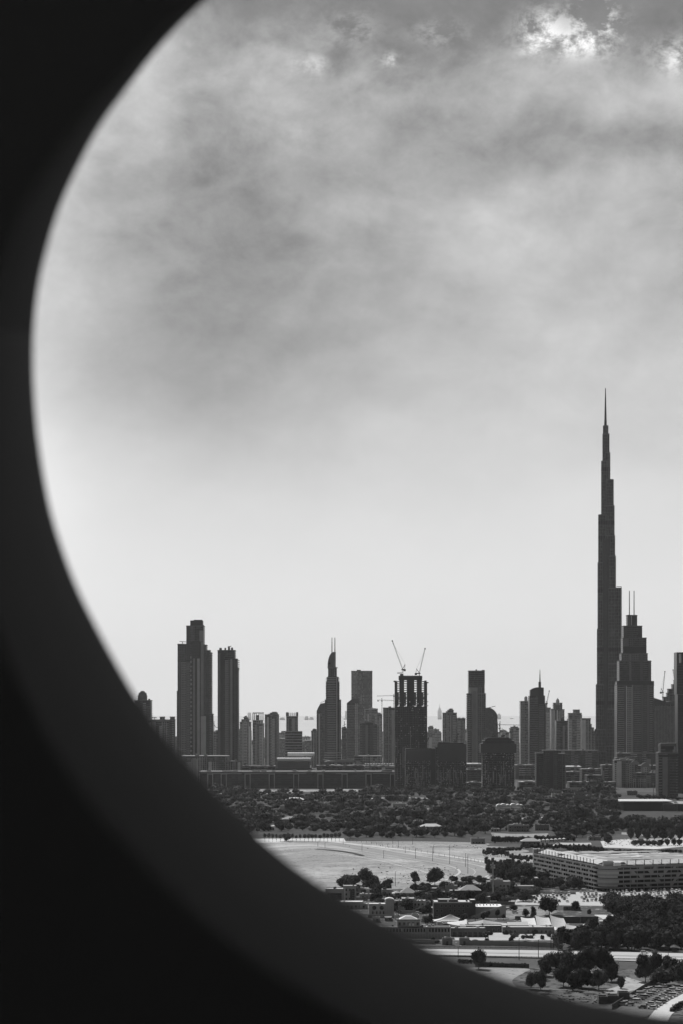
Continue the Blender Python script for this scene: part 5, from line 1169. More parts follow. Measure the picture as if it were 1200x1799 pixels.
# arched greenhouse tents in the wood
t = T('arched_tents', 'cluster of bright round-arched tents in the wood below the squat construction tower', 'tents', gy(1421), 897)
for i, (c, r_) in enumerate(((877,5),(885,6),(893,4.5),(903,6.5),(911,5),(917,4))):
    b = MB(); R_ = r_*t.k
    b.sil([(t.x(c)+R_*cos(a*pi/8), 3+R_*.9*sin(a*pi/8)) for a in range(9)], 0+i%2*4, 14+i%2*4); b.build('arched_tent', SAIL, t.o)
for i in range(6): MB().box(t.x(874+i*8),t.x(874+i*8)+.3,1,1.3,0,4).build('post', STEEL, t.o)
t.done()
# row of small white gazebos behind the hedge
for i in range(9):
    px = 930+i*7.2
    t = peak_tent('small white gazebo in the row behind the long hedge', px, px+6.4, 1481-i*.28, 1474.5-i*.4, 1476.8-i*.4, 6, 'white gazebos in a row behind the long hedge', name='gazebo')
peak_tent('large white peaked tent right of the row of gazebos', 968, 990, 1487, 1480, 1486, 12)
canopy('long thin white canopy running right from the large peaked tent by the hedge', 985, 1040, 1488, 1482.5, 9, 1.5)
canopy('thin white canopy left of the gazebo row', 884, 930, 1481, 1475.5, 8, 1.5)
FH = [(600,612,1566,1577),(628,640,1561,1571),(643,654,1563,1573),(655,668,1572,1582),(693,704,1583,1593),(730,742,1566,1576),(748,760,1570,1581),(770,782,1567,1577),(806,818,1550,1558),(822,836,1552,1561),(846,856,1560,1570),(880,894,1568,1578),(896,906,1550,1559),(700,712,1594,1604),(742,756,1583,1592),(724,736,1606,1615),(742,760,1610,1619),(694,703,1608,1616),(845,858,1578,1588),(862,876,1584,1592),(655,668,1612,1621),(676,690,1612,1619),(915,926,1572,1580),(768,778,1620,1628)]
rf = random.Random(8)
for i, (a, b_, yt, yb) in enumerate(FH):
    t = house('small_house', 'small plain flat-roofed outbuilding squeezed between the larger villas', a, b_, [(a, b_-rf.uniform(0,3), yt, 0, rf.uniform(5,9)),(a+rf.uniform(2,4), b_, yt+rf.uniform(1.5,3), -rf.uniform(.5,2), 5)], rf.choice([.12,.2,.35,.5]), py=yb, seed=200+i, roofalb=rf.choice([.25,.5,.8]))
    t.o['group'] = 'small outbuildings between the villas'
for i, (pp, al) in enumerate([([(600,1582),(646,1583)],.3),([(646,1613),(700,1614)],.25),([(706,1583),(762,1582)],.15),([(700,1606),(740,1605)],.35),([(836,1590),(905,1590)],.2),([(740,1621),(768,1621)],.35),([(790,1586),(845,1587)],.12),([(880,1581),(940,1580)],.25),([(905,1616),(960,1617)],.14)]):
    wall_line('garden_wall', ['pale garden wall under the villa with the dark entrance slot','pale garden wall in front of the villa with round windows','dark garden wall above the large dark villa','pale garden wall left of the large dark villa','garden wall behind the bright roof beside the dark villa','pale garden wall left of the large peaked tent','dark garden wall below the hip-roofed walled house','garden wall near the left foot of the garage','dark low wall in front of the clipped courtyard trees'][i], pp, 2.6, .3, al)
# ------------------------------------------------------------------ storage blocks
for i, (a, b_, yt, dy) in enumerate(((1052,1068,1751,0),(1068.5,1087,1749.5,2),(1087.5,1106,1743.5,6))):
    t = T('storage_block', ('leftmost of three dark open-topped storage blocks by the diagonal wall','middle one of three dark open-topped storage blocks by the diagonal wall','rightmost and tallest of three dark open-topped storage blocks by the diagonal wall')[i], 'storage block', gy(1765)+dy, (a+b_)/2)
    m = m_wall(.09, .9, .3, .5, 'storage_wall'); X0, X1, Z = t.x(a), t.x(b_), t.z(yt); D = 7
    MB().box(X0,X1,0,.25,0,Z).build('front_wall', m, t.o); MB().box(X0,X1,D,D+.25,0,Z).build('rear_wall', m, t.o)
    MB().box(X0,X0+.25,.252,D-.002,0,Z).build('side_wall', m, t.o); MB().box(X1-.25,X1,.252,D-.002,0,Z).build('side_wall', m, t.o)
    MB().box(X0-.05,X1+.05,-.05,.22,Z+.002,Z+.2).build('coping', m_wall(.35), t.o)
    for j in range(5): MB().box(X0+.4+(X1-X0-.8)*j/4-.09,X0+.4+(X1-X0-.8)*j/4+.09,-.12,-.002,.1,Z-.1).build('rib', m, t.o)
# ------------------------------------------------------------------ posts and lamps
def lamp(label, px, py, ytop, grp=None, arm=1.6, th=.28, name='street_lamp', heads=1):
    t = T(name, label, 'street lamp', gy(py), px, grp); Z = t.z(ytop)
    MB().cyl(0,0,0,Z,th/2*1.3,th/2*.8,6).build('pole', STEEL, t.o)
    for s_ in ((1,) if heads == 1 else (-1,1)):
        MB().bar((0,0,Z-.1),(s_*arm,0,Z+.25),.14).build('arm', STEEL, t.o); MB().box(min(s_*arm,s_*(arm+.9)),max(s_*arm,s_*(arm+.9)),-.18,.18,Z+.15,Z+.33).build('lamp_head', m_plain('lamp_grey', .3), t.o)
    return t
for i, (px, py, yt) in enumerate([(558.5,1488,1478),(571,1490,1480),(603,1484,1475),(636,1496,1482),(674,1508,1494),(712,1500,1487),(730,1509,1490),(760,1514,1489),(762,1500,1484),(790,1519,1490),(818,1524,1499),(822,1536,1501),(690,1483,1474),(725,1484,1473),(852,1516,1499),(583,1476,1467),(700,1489,1477),(790,1497,1484)]):
    lamp('thin lamp post beside the curving road on the sand field', px, py, yt, 'lamp posts along the curving sand field road', 1.2, .34)
for (px, py, yt, lb) in [(912,1687,1649,'left thin post on the near side of the highway'),(946,1684,1651,'thick post in the middle of the highway, with fence wires'),(981,1679,1660,'short thin post on the highway right of the thick one'),(968,1668,1644,'left post of the pair beside the dark tree belt'),(972.5,1668,1646,'right post of the pair beside the dark tree belt'),(805,1682,1663,'thin post on the highway below the gatehouses'),(1174,1690,1673,'thin post on the right part of the highway'),(694.5,1558,1531,'lamp post at the front of the sand field among the villas'),(494,1420,1403,'thin post in the wood beside a bright shed'),(960,1404,1380,'pale mast standing in front of the lower construction site')]:
    lamp(lb, px, py, yt, None, 1.1, .36)
t = T('floodlight_mast', 'tall grey mast with a cluster head standing above the villas', 'mast', gy(1584), 866)
MB().cyl(0,0,0,t.z(1516),.75,.4,8).build('pole', m_wall(.35), t.o); MB().cyl(0,0,t.z(1526),t.z(1523.5),1.8,1.8,10).build('platform', m_wall(.3), t.o)
for a, z in ((-1.4,1518),(1.2,1519),(0,1515.5),(-1.0,1522),(1.2,1522.5)): MB().box(a-.5,a+.5,-.6,.2,t.z(z)-1.2,t.z(z)).build('floodlight', m_wall(.4), t.o)
t.done()
t = T('radio_mast', 'pale mast in front of the low construction tower, above a small white box', 'mast', gy(1391), 733.5); MB().cyl(0,0,0,t.z(1352),.6,.35,6).build('pole', m_wall(.35), t.o); MB().box(-1.6,1.6,-1,1,t.z(1368),t.z(1365)).build('platform', m_wall(.2), t.o); t.done()
t = T('radio_mast', 'thin pale mast in front of the ornate apartment block at the right', 'mast', gy(1403), 1148); MB().cyl(0,0,0,t.z(1377),.6,.35,6).build('pole', m_wall(.3), t.o); MB().box(-1.1,1.1,-1,1,t.z(1379),t.z(1376)).build('platform', m_wall(.3), t.o); t.done()
# wire fence along the sand road
fo = empty('wire_fence', ground_pt(790,1506)+(0,), 'wire fence on thin posts along the right side of the curving road', 'fence'); g = smooth_line([ground_pt(*p) for p in ((610,1477),(690,1490),(790,1507),(860,1519),(930,1537))], 10)
o0 = ground_pt(790,1506)
b = MB()
for i, p in enumerate(g):
    x, y = p[0]-o0[0], p[1]-o0[1]; MB().box(x-.12,x+.12,y-.12,y+.12,0,3.2).build('fence_post', STEEL, fo)
    if i: 
        q = g[i-1]
        for z in (1.0, 2.0, 3.0): b.bar((q[0]-o0[0],q[1]-o0[1],z),(x,y,z),.07)
b.build('wires', STEEL, fo, 'stuff')
# near highway guard rail
fo = empty('guard_rail', ground_pt(780,1684)+(0,), 'low dark guard rail with short posts on the near edge of the highway', 'guard rail'); o0 = ground_pt(780,1684)
g = [ground_pt(x, 1678+ (x-640)*.019) for x in range(700, 1205, 9)]; b = MB()
for i, p in enumerate(g):
    x, y = p[0]-o0[0], p[1]-o0[1]; MB().box(x-.1,x+.1,y-.1,y+.1,0,1.1).build('rail_post', STEEL, fo)
    if i: q = g[i-1]; b.bar((q[0]-o0[0],q[1]-o0[1],.85),(x,y,.85),.28)
b.build('rail', STEEL, fo)
fo = empty('guard_rail', ground_pt(780,1667)+(0,), 'low dark guard rail on the far edge of the highway', 'guard rail'); o0 = ground_pt(780,1667)
g = [ground_pt(x, 1664.5+(x-700)*.012) for x in range(700, 1205, 9)]; b = MB()
for i, p in enumerate(g):
    x, y = p[0]-o0[0], p[1]-o0[1]; MB().box(x-.1,x+.1,y-.1,y+.1,0,1.1).build('rail_post', STEEL, fo)
    if i: q = g[i-1]; b.bar((q[0]-o0[0],q[1]-o0[1],.85),(x,y,.85),.28)
b.build('rail', STEEL, fo)

# ------------------------------------------------------------------ cars
PAINT = [m_plain('car_paint_%d' % int(a*100), a, .28, .6) for a in (.8,.75,.45,.25,.08,.03)]
CGL = m_plain('car_glass', .03, .12, .6); TYRE = m_plain('tyre_rubber', .02, .9)
def car_meshes(kind):
    # 4.5 m long, nose to +x
    prof = {'saloon': ([(-2.2,.35),(2.2,.35),(2.25,.75),(1.2,.92),(-1.45,.95),(-2.22,.85)], [(1.05,.92),(.35,1.42),(-.85,1.44),(-1.5,.95)]),
            'suv': ([(-2.3,.45),(2.3,.45),(2.35,.95),(1.3,1.12),(-2.3,1.12)], [(1.15,1.12),(.55,1.78),(-2.0,1.80),(-2.28,1.12)]),
            'van': ([(-2.5,.4),(2.5,.4),(2.5,1.1),(1.9,1.35),(-2.5,1.35)], [(1.85,1.35),(1.3,2.1),(-2.48,2.15),(-2.5,1.35)])}[kind]
    bd, cb_ = prof
    b = MB(); b.sil(bd, -.9, .9)
    roof = sorted(cb_, key=lambda p: -p[1])[:2]; 
    b.sil([(roof[0][0],roof[0][1]+.001),(roof[1][0],roof[1][1]+.001),(roof[1][0],roof[1][1]+.06),(roof[0][0],roof[0][1]+.06)], -.72, .72)
    c = MB(); v0 = [(x, -.85 if z < 1.4 and (x,z) not in roof else -.72, z) for x, z in cb_]; v1 = [(x, -y, z) for x, y, z in v0]
    c.poly(v0+v1, [list(range(4)), list(range(4,8))[::-1]]+[(i,4+i,4+(i+1)%4,(i+1)%4) for i in range(4)])
    w_ = MB(); n_ = 10
    w_.poly([(.33*cos(2*pi*i/n_), -.1, .33*sin(2*pi*i/n_)) for i in range(n_)]+[(.33*cos(2*pi*i/n_), .1, .33*sin(2*pi*i/n_)) for i in range(n_)], [list(range(n_))[::-1], list(range(n_,2*n_))]+[(i,(i+1)%n_,n_+(i+1)%n_,n_+i) for i in range(n_)])
    return b, c, w_
CM = {k: car_meshes(k) for k in ('saloon','suv','van')}
def fixnorm(me):
    bmx = __import__('bmesh').new(); bmx.from_mesh(me); __import__('bmesh').ops.recalc_face_normals(bmx, faces=bmx.faces); bmx.to_mesh(me); bmx.free()
protos = {}; whl = CM['suv'][2].mesh('wheel'); whl.materials.append(TYRE)
for k in CM:
    cabm = CM[k][1].mesh('cabin'); cabm.materials.append(CGL); fixnorm(cabm)
    for j, pm in enumerate(PAINT):
        bm_ = CM[k][0].mesh('body'); bm_.materials.append(pm); fixnorm(bm_); protos[(k, j)] = (bm_, cabm)
def car(x, y, rz, kind, tone, label, grp, parts=True, z=.5):
    o = empty('parked_car', (x, y, z), label, 'car', grp, rz)
    bm_, cabm = protos[(kind, tone)]
    link('body', bm_, None, o); link('cabin', cabm, None, o)
    if parts:
        for sx in (-1.4, 1.4):
            for sy in (-.82, .82): link('wheel', whl, None, o, (sx, sy, .33))
    return o
TN = ['white','white','silver','grey','black','black']; KN = {'saloon':'saloon','suv':'tall car','van':'van'}
rc = random.Random(21)
# near compound: two diagonal rows
A0, A1 = ground_pt(1096,1770), ground_pt(1158,1735); B0, B1 = ground_pt(1131,1779), ground_pt(1202,1733)
for (P, Q, n_, wd, rn) in ((A0, A1, 14, 2, 'left'), (B0, B1, 15, 2, 'right')):
    L_ = hypot(Q[0]-P[0], Q[1]-P[1]); ux, uy = (Q[0]-P[0])/L_, (Q[1]-P[1])/L_
    for i in range(n_):
        for j in range(wd):
            if rc.random() < .14: continue
            u = (i+.5+rc.uniform(-.15,.15))/n_*L_; v_ = (j-(wd-1)/2)*5.2+rc.uniform(-.5,.5)
            x, y = P[0]+ux*u-uy*v_*.9, P[1]+uy*u+ux*v_*.9
            tn = rc.choice([0,0,0,1,1,1,0,2,3,4]); kd = rc.choice(['saloon','suv','saloon','van'])
            car(x, y, atan2(uy, ux)+pi/2+rc.uniform(-.35,.35), kd, tn, '%s %s parked in the %s row of the walled compound' % (TN[tn], KN[kd], rn), '%s %ss in the %s row of the compound' % (TN[tn], KN[kd], rn))
# big lot before the garage
cnt = 0
for row, (pya, pyb, x0, x1) in enumerate([(1566.5,1566.5,1060,1198),(1569.5,1569,1020,1198),(1573,1571.5,945,1198),(1576,1574,930,1198),(1579.5,1577,925,1198),(1583,1580,928,1090),(1587,1584,940,1060)]):
    px = x0
    while px < x1:
        py = pya+(pyb-pya)*(px-x0)/(x1-x0)+rc.uniform(-.4,.4); s_ = 2.75*F/gy(py)
        if rc.random() < .80 and not (1000 < px < 1022 and 1571 < py < 1590):
            x, y = ground_pt(px, py); tn = rc.choice([0,0,1,2,2,3,4,5]); kd = rc.choice(['saloon','suv','saloon','van'])
            car(x, y, pi/2+rc.uniform(-.08,.08)+(pi if rc.random() < .5 else 0), kd, tn, '%s %s in the %s row of the crowded lot before the garage' % (TN[tn], KN[kd], ['farthest','second farthest','third farthest','middle','third nearest','second nearest','nearest'][row]), '%s %ss in row %d of the garage lot' % (TN[tn], KN[kd], row+1), parts=row > 3, z=.4); cnt += 1
        px += s_*1.12
for (px, py, rz) in [(880,1610,0),(905,1606,.4),(893,1600,.2),(900,1576,0),(914,1577,.3),(760,1600,0),(748,1600,0),(735,1607,.2),(1132,1676.5,0),(1015,1385,0)]:
    x, y = ground_pt(px, py); car(x, y, rz, 'suv', 0, 'single white tall car standing in a yard or on the road away from the lots', 'single white cars in yards', z=.5)

# ------------------------------------------------------------------ trees
def ico(sub):
    import bmesh
    b = bmesh.new(); bmesh.ops.create_icosphere(b, subdivisions=sub, radius=1); v = np.array([q.co[:] for q in b.verts]); f = [[w_.index for w_ in q.verts] for q in b.faces]; b.free(); return v, f
IV, IF = ico(2); IV1, IF1 = ico(1)
def crown(kind, seed, nq, leaf, core=True):
    r = np.random.RandomState(seed)
    spec = {'broad': (11, (3.6,3.6,2.0), 3.5, (1.9,2.7)), 'round': (8, (2.1,2.1,1.6), 3.3, (2.0,2.6)), 'tall': (10, (1.2,1.2,4.4), 5.6, (1.3,1.9)), 'tier': (17, (4.2,4.0,3.6), 4.9, (1.7,2.8)), 'shrub': (4, (1.0,1.0,.4), .8, (.8,1.2)), 'street': (7, (2.0,2.0,.9), 6.9, (1.9,2.4)), 'dome': (8, (2.5,2.5,1.0), 3.6, (2.3,3.2)), 'ragged': (10, (2.6,2.6,3.4), 5.2, (1.0,1.9))}[kind]
    nl, sp, zc, lr = spec
    c = r.normal(0, 1, (nl, 3)); c /= np.linalg.norm(c, axis=1)[:,None]; c *= r.uniform(.35, 1.0, (nl,1))*np.array(sp); c[:,2] += zc; c[0] = (0,0,zc)
    rad = r.uniform(lr[0], lr[1], nl)
    V = []; Fc = []
    per = (rad**2/np.sum(rad**2)*nq).astype(int)
    cs = []; nsz = []
    for i in range(nl):
        d = r.normal(0, 1, (per[i], 3)); d /= np.linalg.norm(d, axis=1)[:,None]; d[:,2] = np.where(d[:,2] < -.5, -d[:,2], d[:,2])
        p = c[i]+d*rad[i]*(.82+.42*r.uniform(0, 1, (per[i],1))**1.8)*np.array((1,1,.85)); cs.append(p); nsz.append(d)
    P = np.vstack(cs); D = np.vstack(nsz); D = D+r.normal(0, .55, D.shape); D /= np.linalg.norm(D, axis=1)[:,None]
    a = np.cross(D, r.normal(0,1,D.shape)); a /= np.linalg.norm(a, axis=1)[:,None]; b = np.cross(D, a)
    s_ = leaf*r.uniform(.6, 1.35, (len(P),1)); 
    q = np.stack([P-a*s_*.5-b*s_*.3, P+a*s_*.5-b*s_*.35, P+a*s_*.35+b*s_*.5, P-a*s_*.4+b*s_*.4], 1).reshape(-1,3)
    V = q.tolist(); Fc = [[4*i,4*i+1,4*i+2,4*i+3] for i in range(len(P))]
    if core:
        iv, jf = (IV1, IF1)
        for i in range(nl):
            n0 = len(V); w_ = iv*(rad[i]*.86)*np.array((1,1,.85))*(1+r.uniform(-.12,.12,(len(iv),1)))+c[i]; V += w_.tolist(); Fc += [[n0+k for k in f] for f in jf]
    return V, Fc
def to_mesh(name, V, Fc, m):
    me = bpy.data.meshes.new(name); me.from_pydata(V, [], Fc); me.materials.append(m); me.update(); return me
LEAF = [m_leaf(.056, con=.95), m_leaf(.078, con=.95), m_leaf(.042, con=.95)]
BARK = m_wall(.10, .9, .3, 1.0, 'bark')
def palm_crown(seed):
    r = np.random.RandomState(seed); V = []; Fc = []
    for k in range(18):
        a = k*2.4+r.uniform(-.2,.2); e0 = r.uniform(-.1, 1.2); L_ = r.uniform(2.6, 3.4); w_ = .55
        pts = []
        for i in range(6):
            u = i/5; rr_ = L_*u*cos(e0*(1-u)*.9); z = 8.2+L_*(sin(e0)*u-.75*u*u)
            pts.append((rr_*cos(a), rr_*sin(a), z))
        n_ = (-sin(a), cos(a))
        for i in range(5):
            for s_ in (-1, 1):
                p, q = pts[i], pts[i+1]; b0 = len(V); w0 = w_*(1-i/6); 
                V += [p, q, (q[0]+n_[0]*w0*s_, q[1]+n_[1]*w0*s_, q[2]-.25), (p[0]+n_[0]*w0*s_, p[1]+n_[1]*w0*s_, p[2]-.25)]; Fc.append([b0,b0+1,b0+2,b0+3])
    return V, Fc
def trunk_mesh(h, r0, seed):
    r = random.Random(seed); b = MB(); b.cyl(0,0,0,h,r0,r0*.55,7)
    for k in range(4):
        a = r.uniform(0,6.28); b.bar((0,0,h*.7),(cos(a)*h*.6, sin(a)*h*.6, h*1.35), r0*.7, 0, r0*.3)
    me = b.mesh('trunk'); me.materials.append(BARK); return me
TREES = {}
for kd, nq, lf in (('broad',1500,.5),('round',950,.5),('tall',1000,.5),('tier',2400,.52),('ragged',1000,.6),('shrub',260,.35)):
    for v_ in range(3): TREES[(kd, 'hi', v_)] = (to_mesh('crown', *crown(kd, v_*13+nq, nq, lf), LEAF[v_]), trunk_mesh(2.2 if kd != 'shrub' else .6, .32 if kd != 'shrub' else .1, v_))
for kd, nq, lf in (('broad',420,.85),('round',300,.85),('dome',420,.8),('street',260,.8)):
    for v_ in range(4): TREES[(kd, 'lo', v_)] = (to_mesh('crown', *crown(kd, v_*17+nq, nq, lf), LEAF[v_ % 3]), trunk_mesh(2.0 if kd != 'street' else 4.2, .32, v_))
def tree(name, kd, lod, v_, x, y, sc, label, grp=None, rz=None, cat='tree', sz=None):
    cm, tm = TREES[(kd, lod, v_)]
    o = empty(name, (x, y, 0), label, cat, grp, rz if rz is not None else random.uniform(0, 6.28)); o.scale = (sc, sc, sz or sc)
    link('crown', cm, None, o); link('trunk' if kd != 'shrub' else 'stem', tm, None, o); return o
for v_ in range(3):
    pb = MB(); pb.cyl(0,0,0,4,.34,.26,8).cyl(.05,0,4,8.3,.26,.3,8); pm_ = pb.mesh('trunk'); pm_.materials.append(BARK); TREES[('palm','hi',v_)] = (to_mesh('crown', *palm_crown(v_), LEAF[1]), pm_)
HT = {'palm': 10.0, 'broad': 7.4, 'round': 6.6, 'tall': 11.0, 'tier': 10.4, 'ragged': 9.8, 'shrub': 2.1, 'street': 9.8, 'dome': 6.9}
WD = {'palm': 6.4, 'broad': 10.5, 'round': 8.2, 'tall': 5.0, 'tier': 12.5, 'ragged': 7.6, 'shrub': 3.4, 'street': 8.0, 'dome': 10.0}
def tree_px(name, kd, px, py, wpx, hpx, label, grp=None, lod='hi', cat='tree'):
    Y = gy(py); k = Y/F; sx = wpx*k/WD[kd]; szz = hpx*k/HT[kd]
    x, y = ground_pt(px, py); return tree(name, kd, lod, random.randrange(3), x, y, sx, label, grp, None, cat, szz)
# named single trees
for a in [('bushy_tree','broad',504,1479,15,16,'lone round dark tree at the left end of the sand field, before the white-stemmed row'),
 ('bushy_tree','tier',638,1557,42,34,'large dark spreading tree at the front of the sand field near the rim'),
 ('bushy_tree','broad',603,1560,30,20,'dark low tree left of the large spreading one by the sand field'),
 ('bushy_tree','broad',655,1556,22,22,'dark tree joined to the right of the large spreading one by the sand field'),
 ('round_tree','round',683,1556,16,14,'small flat-topped umbrella tree on the sand field edge'),('round_tree','round',655,1569,16,19,'dark round tree between white villas and the sand field'),
 ('ragged_tree','ragged',730,1558,20,34,'tall ragged tree at the sand field edge, left of its wider neighbour'),('ragged_tree','tier',764,1556,34,36,'wide ragged dark tree in the middle of the sand field edge'),
 ('bushy_tree','tier',771,1590,30,30,'very dark tall tree left of the large dark villa'),('round_tree','broad',716,1602,36,26,'dark round tree in front of the long gabled villa'),
 ('round_tree','round',812,1585,26,12,'dark tree clipped over the roof of the large dark villa'),
 ('bushy_tree','tier',841,1704,37,45,'big lone round tree on the near side of the highway, its foot by the rim'),
 ('round_tree','round',1090,1738,20,24,'small round tree at the right end of the near tree clump'),
 ('bushy_tree','tier',1134,1727,42,54,'tall rounded tree above the vehicle compound'),('bushy_tree','broad',1166,1732,54,36,'wide low tree over the upper end of the vehicle compound'),
 ('bushy_tree','broad',1196,1718,40,40,'dark tree cut by the right edge beside the highway'),('round_tree','round',1172,1700,22,26,'thin dark tree behind the wide low one by the compound'),
 ('cypress','tall',874,1616,9,20,'left of two dark cypress-like trees in the courtyard'),('cypress','tall',884,1617,7,12,'right and smaller of two dark cypress-like trees in the courtyard'),
 ('cypress','tall',924,1618,12,24,'left clipped dark tree before the long wall behind the sails'),('cypress','tall',937,1618,12,26,'right clipped dark tree before the long wall behind the sails'),
 ('bushy_tree','tier',965,1608,44,40,'large dark tree group at the left of the lot, before the parked cars'),('round_tree','round',1012,1600,20,18,'small dark tree at the near corner of the parking lot'),
 ('round_tree','round',902,1600,18,12,'low spreading bush tree in the courtyard near the ramp building'),('shrub','shrub',1035,1606,10,9,'small shrub right of the near lot corner'),
 ('bushy_tree','tier',1008,1563,34,26,'dark tree in front of the garage, left of its rounded corner'),('round_tree','round',985,1563,18,24,'dark narrow tree in front of the left garage wall'),
 ('bushy_tree','broad',953,1549,26,22,'dark tree at the left foot of the garage'),('round_tree','round',1068,1483,22,17,'lone dark tree on the bright sand plot'),('round_tree','round',1157,1487,12,11,'small dark tree between the two groups on the sand plot')]:
    tree_px(*a)
for (px, py_, h_, lb) in [(858,1655,22,'palm in front of the pale wall, below the left canopies'),(853,1660,26,'taller palm close to the lone roadside tree, behind the wall'),(738,1571,18,'palm behind the long gabled villa'),(640,1590,16,'palm beside the low white-roofed house'),(700,1616,20,'palm left of the small upper pavilion'),(751,1600,18,'palm between the carport and the large dark villa'),(757,1640,17,'palm before the pillared terraces'),(835,1626,18,'palm at the foot of the long sloping wall'),(894,1640,14,'palm under the long white canopies'),(910,1627,15,'palm behind the canopy row'),(640,1570,17,'palm on the sand field edge left of the umbrella tree'),(793,1560,20,'palm beside the small stepped-roof villa'),(905,1586,18,'palm in the garage gardens'),(924,1652,13,'short palm before the compound wall')]:
    tree_px('palm_tree', 'palm', px, py_, h_*.62, h_, lb)
random.seed(31)
def belt(poly_rows, n_, kd_choices, wr, hr, name, label, grp, lod='hi', seed=0):
    """poly_rows: list of (py, x0, x1) rows; trees are spread over the band"""
    r = random.Random(seed); pr = poly_rows
    for i in range(n_):
        u = (i+.5)/n_ if len(pr) > 2 else r.random(); py = pr[0][0]+(pr[-1][0]-pr[0][0])*r.random()
        ys = [q[0] for q in pr]; x0 = np.interp(py, ys, [q[1] for q in pr]); x1 = np.interp(py, ys, [q[2] for q in pr])
        px = r.uniform(x0, x1); tree_px(name, r.choice(kd_choices), px, py, r.uniform(*wr), r.uniform(*hr), label, grp, lod)
for (px, py_, w_, h_, kd) in [(978,1708,46,40,'tier'),(1003,1712,50,50,'broad'),(1030,1716,54,58,'tier'),(1060,1714,48,56,'tier'),(1022,1737,46,44,'broad'),(1052,1740,40,42,'tier'),(990,1735,40,46,'tier'),(1074,1726,32,42,'broad'),(1006,1741,32,34,'round'),(1040,1690,44,34,'broad'),(962,1702,34,28,'broad')]:
    tree_px('bushy_tree', kd, px, py_, w_, h_, 'dark bushy tree in the dense clump on the near sand below the highway', 'trees of the clump on the near sand')
for (px, py_, w_, h_, kd) in [(933,1739,28,34,'tier'),(950,1740,30,42,'broad'),(956,1716,34,34,'tier')]:
    tree_px('bushy_tree', kd, px, py_, w_, h_, 'dark tree at the left end of the near clump, beside a bright gap', 'trees left of the near clump')
belt([(1622,1125,1200),(1640,1060,1200),(1668,985,1200)], 105, ['broad','tier','round','ragged'], (22,40), (24,40), 'bushy_tree', 'dark tree of the thick belt on the far side of the highway at the right', 'trees of the thick belt beyond the highway', seed=3)
belt([(1668,978,1200),(1671,978,1200)], 34, ['tall','broad','tall'], (16,26), (30,44), 'bushy_tree', 'dark tree in the front edge of the belt beyond the highway', 'front edge trees of the belt beyond the highway', seed=4)
belt([(1594,1060,1200),(1612,1080,1200)], 46, ['broad','tier','round'], (26,44), (24,34), 'bushy_tree', 'dark tree between the parking lot and the thick belt', 'trees between the parking lot and the belt', seed=5)
belt([(1560,840,945),(1590,770,930)], 40, ['broad','round','tier'], (16,30), (14,24), 'bushy_tree', 'dark garden tree between the villas and the garage', 'garden trees between the villas and the garage', seed=6)
belt([(1562,600,860),(1606,690,860)], 95, ['broad','round','ragged','shrub','tier'], (10,27), (8,23), 'garden_tree', 'dark garden tree among the villas', 'garden trees among the villas', seed=7)
belt([(1690,1095,1200),(1728,1150,1205)], 9, ['tier','broad','round'], (20,38), (22,38), 'bushy_tree', 'dark tree between the highway and the vehicle compound', 'trees between highway and compound', seed=16)
belt([(1612,780,880),(1628,690,800)], 12, ['round','broad','shrub'], (10,20), (9,17), 'garden_tree', 'dark tree around the pillared villa and the tents', 'trees around the pillared villa', seed=17)
belt([(1550,560,640),(1560,590,700)], 8, ['tier','broad'], (20,34), (14,24), 'bushy_tree', 'dark tree of the thick group on the near left edge of the sand field', 'trees on the near left edge of the sand field', seed=18)
belt([(1556,930,1040),(1566,900,1040)], 22, ['broad','round','tier'], (12,24), (10,20), 'bushy_tree', 'dark tree at the foot of the garage, along the lot wall', 'trees at the foot of the garage', seed=15)
belt([(1534,855,940),(1550,870,945)], 22, ['round','broad'], (18,28), (18,26), 'bushy_tree', 'round dark tree left of the garage, below the clipped tree rows', 'round trees left of the garage', seed=8)
belt([(1548,790,925),(1552,810,930)], 24, ['round','broad'], (12,20), (8,13), 'bushy_tree', 'low dark tree in the row behind the upper villas', 'row of low trees behind the upper villas', seed=9)
belt([(1655,800,930),(1658,690,930)], 10, ['shrub','round'], (8,16), (6,12), 'garden_bush', 'small bush in front of the compound buildings by the wall', 'bushes in front of the compound buildings', seed=10)
belt([(1640,860,975),(1652,830,975)], 16, ['shrub','round'], (8,16), (6,10), 'garden_bush', 'small bush under the row of canopies', 'bushes under the row of canopies', seed=11)
ORD = ['first','second','third','fourth','fifth','sixth','seventh','eighth','ninth','tenth','eleventh','twelfth','thirteenth','fourteenth','fifteenth','sixteenth','seventeenth','eighteenth','nineteenth','twentieth']
def trow(p0, p1, n_, kd, wpx, hpx, name, label, grp, lod='hi', jit=.6, cat='tree'):
    r = random.Random(n_+int(p0[0]))
    for i in range(n_):
        u = (i+.5)/n_; tree_px(name, kd, p0[0]+(p1[0]-p0[0])*u+r.uniform(-1,1)*jit, p0[1]+(p1[1]-p0[1])*u+r.uniform(-.3,.3)*jit, wpx*r.uniform(.85,1.15), hpx*r.uniform(.85,1.15), (ORD[i]+' from the left, '+label) if n_ <= 12 else label, grp, lod, cat)
trow((848,1504),(895,1507), 12, 'tall', 7, 13, 'clipped_tree', 'clipped tree in the row on the sand field bend', 'clipped trees of the upper left row')
trow((895,1513),(942,1517), 12, 'tall', 7, 15, 'clipped_tree', 'clipped dark tree in the row just left of the garage roof', 'clipped trees left of the garage roof')
trow((852,1524),(940,1534), 17, 'tall', 9, 20, 'clipped_tree', 'tall dark tree in the dense row below the strip of sand left of the garage', 'dense row of tall trees left of the garage')
trow((915,1493),(1040,1497), 34, 'tall', 5.5, 13, 'clipped_tree', 'slim dark tree in the long row behind the garage roof', 'slim trees behind the garage roof')
